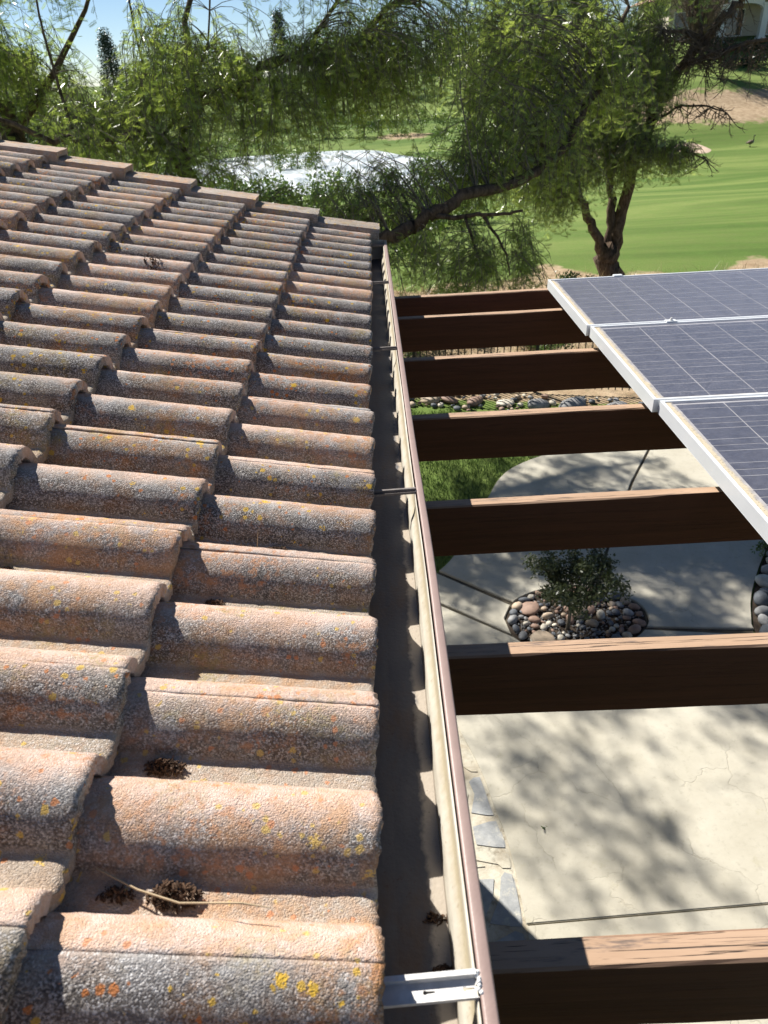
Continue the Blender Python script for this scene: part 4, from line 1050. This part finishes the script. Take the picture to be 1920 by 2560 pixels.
def hedge(x, y, w, h, label, mat=None):
    z = float(H(x, y)); t = empty('garden_shrub', (x,y,z), label, 'shrub'); cs = [(random.uniform(-w/2,w/2), random.uniform(-.6,.6), random.uniform(.1,h)) for _ in range(int(w*9))]
    V, F, ti = leafcloud(cs, 40, .35, .2, .6); link('foliage', npmesh('foliage', V, [F], mat or M_conifer, attr={'tint': ti}), t)
    m = MB(); m.tube([(0,0,-.2),(0,0,h*.6)], .05, 5); m.build('stem', M_bark, t)
hedge(29.5, 71, 3, 1.1, 'dark low hedge left of the neighbour porch'); hedge(33.0, 70.5, 2.4, .8, 'dark shrub in front of the neighbour window'); hedge(36.8, 70.5, 2.2, 2.4, 'tall green shrub right of the white porch column', M_farleaf)
hedge(31.5, 67.5, 5, .7, 'row of low dark planting on the slope below the house'); hedge(36.5, 67.0, 5, .7, 'dark low planting on the slope at the right edge')

# ------------------------------------------------------------------ neighbour house
M_nw = simple('neighbour_stucco', (.50,.44,.35), .9, 0, .08, 2); M_white = simple('white_trim', (.74,.74,.72), .7, 0, .04); M_glass = simple('dark_window_glass', (.02,.022,.025), .12, 0, .1, 2, 0, 1, .001, .8); M_roofn = simple('neighbour_roof_tile', (.27,.16,.11), .9, 0, .3, 4)
M_glow = simple('apricot_stucco', (.60,.40,.24), .9, 0, .08, 2)
nz = 1.25
nh = empty('neighbour_house', (32.5, 76, nz), 'beige stucco house with white arched porch on the hill at upper right', 'house')
m = MB(); m.box(-5.5,10,0,9,-1.5,3.5); m.build('wall', M_nw, nh)
m = MB(); m.box(-2.6,9.6,-2.6,-.02,-1.2,-.02); m.build('porch_floor', M_nw, nh)
for x in (-1.6, 1.95, 5.6, 9.2):
    m = MB(); m.box(x-.26,x+.26,-2.5,-2.0,0,2.75); m.box(x-.34,x+.34,-2.58,-1.92,0,.25); m.box(x-.33,x+.33,-2.57,-1.93,2.55,2.75); m.build('porch_column', M_white, nh)
for (x0, x1) in ((-1.34,1.69),(2.21,5.34),(5.86,8.94)):
    n = 14; c = (x0+x1)/2; V = []; Fz = []
    for yy in (-2.42,-2.08):
        for i in range(n+1):
            x = x0+(x1-x0)*i/n; V.append((x, yy, 2.3+.45*math.sqrt(max(0, 1-((x-c)/((x1-x0)/2))**2)))); V.append((x, yy, 3.2))
    k = 2*(n+1)
    for i in range(n):
        a = 2*i; Fz += [(a,a+2,a+3,a+1),(k+a,k+a+1,k+a+3,k+a+2),(a,k+a,k+a+2,a+2),(a+1,a+3,k+a+3,k+a+1)]
    link('porch_arch', npmesh('porch_arch', V, [np.array(Fz)], M_white), nh)
m = MB(); m.box(-1.9,9.5,-2.62,-1.9,3.21,3.5); m.build('porch_beam', M_white, nh)
for x in (-4.2, .3, 3.6, 7.2):
    m = MB(); m.box(x-.9,x+.9,-.06,.0,.4,2.5); w_ = m.build('window', M_white, nh); m = MB(); m.box(x-.8,x+.8,-.08,-.062,.5,2.4); m.build('pane', M_glass, w_)
m = MB(); m.v += [(-6.3,-3.3,3.5),(10.6,-3.3,3.5),(10.6,9.6,3.5),(-6.3,9.6,3.5),(-1,3,6.2),(6,3,6.2)]; m.f += [(0,1,5,4),(1,2,5),(2,3,4,5),(3,0,4),(3,2,1,0)]; m.m += [0]*5; m.build('roof', M_roofn, nh)
m = MB(); m.box(-3.3,-2.1,-1.6,-1.2,-1,1.15); m.build('low_wall', M_glow, nh)

# ------------------------------------------------------------------ goose
M_gb = simple('goose_brown', (.16,.12,.09), .8); M_gk = simple('goose_black', (.012,.012,.012), .6); M_gw = simple('goose_white', (.6,.58,.52), .8)
gz = float(H(24.1, 50)); gs = empty('goose', (24.1, 50, gz), 'lone brown goose with black neck standing on the grass', 'goose'); gs.scale = (.85,)*3
m = MB(); m.tube([(-.26,0,.26),(-.20,0,.28),(-.08,0,.31),(.06,0,.33),(.16,0,.37),(.20,0,.44)], [.02,.07,.13,.15,.11,.05], 12); b_ = m.build('body', M_gb, gs, True)
m = MB(); m.tube([(.195,0,.42),(.21,0,.50),(.20,0,.60),(.19,0,.69),(.20,0,.74),(.24,0,.765),(.27,0,.76)], [.052,.034,.027,.027,.036,.040,.022], 10); m.tube([(.27,0,.76),(.33,0,.75)], [.020,.006], 6); m.build('neck_and_head', M_gk, gs, True)
m = MB(); m.tube([(.10,0,.24),(.185,0,.33),(.215,0,.40)], [.05,.09,.05], 10); m.build('pale_breast', M_gw, gs, True)
for s_ in (-1, 1):
    m = MB(); m.tube([(.12,s_*.08,.40),(-.02,s_*.145,.37),(-.20,s_*.09,.30),(-.34,s_*.03,.25)], [.03,.06,.05,.01], 8); m.build('wing', M_gb, gs, True)
    m = MB(); m.tube([(.0,s_*.06,.24),(.0,s_*.06,.10),(.0,s_*.06,.012)], [.018,.010,.009], 6); m.tube([(-.02,s_*.06,.010),(.08,s_*.06,.008)], [.012,.026], 6); m.build('leg', M_gk, gs)

# ------------------------------------------------------------------ debris on the roof and in the gutter
M_deb = simple('rotted_leaf_litter', (.075,.042,.024), .95, 0, .5, 60); M_straw = simple('dry_straw', (.38,.29,.18), .8, 0, .2)
def clump(loc, r, h, label, n=220, name='debris_clump', spread=1.6, rz=0):
    m = MB(); 
    for i in range(n):
        a = random.uniform(0,6.28); q = random.random()**.7; x = r*spread*q*math.cos(a); y = r*q*math.sin(a)*.7; z = h*(1-q)*random.uniform(.1,1)
        l = random.uniform(.003,.012)*(.6+r*12); d = Vector((random.gauss(0,1),random.gauss(0,1),random.gauss(0,.7))).normalized()*l; p_ = Vector((x,y,z))
        m.tube([p_-d*.5, p_+Vector((random.gauss(0,l*.2),random.gauss(0,l*.2),random.gauss(0,l*.2))), p_+d*.5], [l*.12,l*.17,l*.07], 4, cap=False)
    o = m.build(name, M_deb); o.location = loc; o.rotation_euler = (0, 0, rz); return tag(o, label, 'debris', 'litter clumps caught on the roof')
def rz_at(u, n, v=None):  # height of the pan above: u = -x of the point
    pass
def pan_pt(n, s, i, dv=0.):   # n course, s metres up from its lower end, valley on the near side of roll i
    q = CP*(-n*L) + Vector((-s*math.cos(tilt), 0, s*math.sin(tilt))); return Vector((q.x, C0 + i*Wd - Wd/2 + dv, q.z + PAN))
clump(pan_pt(0,.225,1), .020, .034, 'large dark moss and leaf clump between the two nearest rolls', 320)
clump(pan_pt(0,.285,1), .014, .012, 'thin dark litter beside the nearest moss clump', 120)
clump(pan_pt(0,.275,2), .018, .020, 'dark litter clump on the second valley from the front', 240)
clump(pan_pt(0,.19,5), .018, .012, 'litter heap with a straw in the sixth valley', 220); clump(pan_pt(0,.25,5), .016, .010, 'small litter crumbs left of the straw', 120)
clump(pan_pt(0,.27,4), .013, .010, 'small dark crumbs in the fifth valley', 110)
clump(pan_pt(1,.27,4), .010, .008, 'tiny dark crumbs on the second course', 70)
clump(pan_pt(2,.13,14,.06)+Vector((0,0,.02)), .05, .055, 'dark leaf heap high on the roof near the left rake', 260, spread=1.5)
clump(pan_pt(0,.24,18), .022, .03, 'dark litter heap near the far end of the eave course', 160)
clump(pan_pt(1,.24,13), .016, .028, 'small dark twiggy heap in the middle of the second course', 120)
clump(pan_pt(1,.10,11), .018, .010, 'dark crumbs halfway along the second course', 90)
cl = clump((.072,.015,-.1418), .011, .006, 'black litter crumbs on the gutter floor by the near hanger', 120, 'gutter_litter', 1.2)
clump((.070,.075,-.1418), .010, .004, 'sparse black crumbs along the gutter floor', 60, 'gutter_litter', 2.)
clump((.085,-.01,-.1418), .008, .010, 'small twiggy litter against the gutter wall near the hanger', 90, 'gutter_litter', 1.2)
def straw(pts, r, label):
    m = MB(); m.tube(pts, [r]*(len(pts)-1)+[r*.4], 5); tag(m.build('straw', M_straw), label, 'straw', 'dry straws on the roof')
b0 = pan_pt(0,.31,1); straw([b0+Vector((0,.022,.012)), b0+Vector((.05,.0,.004)), b0+Vector((.10,-.018,.006)), b0+Vector((.17,-.030,.022)), b0+Vector((.20,-.034,.018))], .0012, 'long curved pale straw beside the nearest moss clump')
b0 = pan_pt(0,.22,5); straw([b0+Vector((0,0,.0)), b0+Vector((.003,.0,.02)), b0+Vector((.008,.0,.045))], .0008, 'upright dry straw in the sixth valley')
# green leaf on the patio
V, F, ti = leafcloud([(tx(.80),ty(2.02),G+.012)], 6, .018, .03, .4); lf = link('fallen_leaf', npmesh('fallen_leaf', V, [F], M_grass, attr={'tint': ti})); tag(lf, 'tiny green leaf sprig lying on the near patio slab', 'leaf')
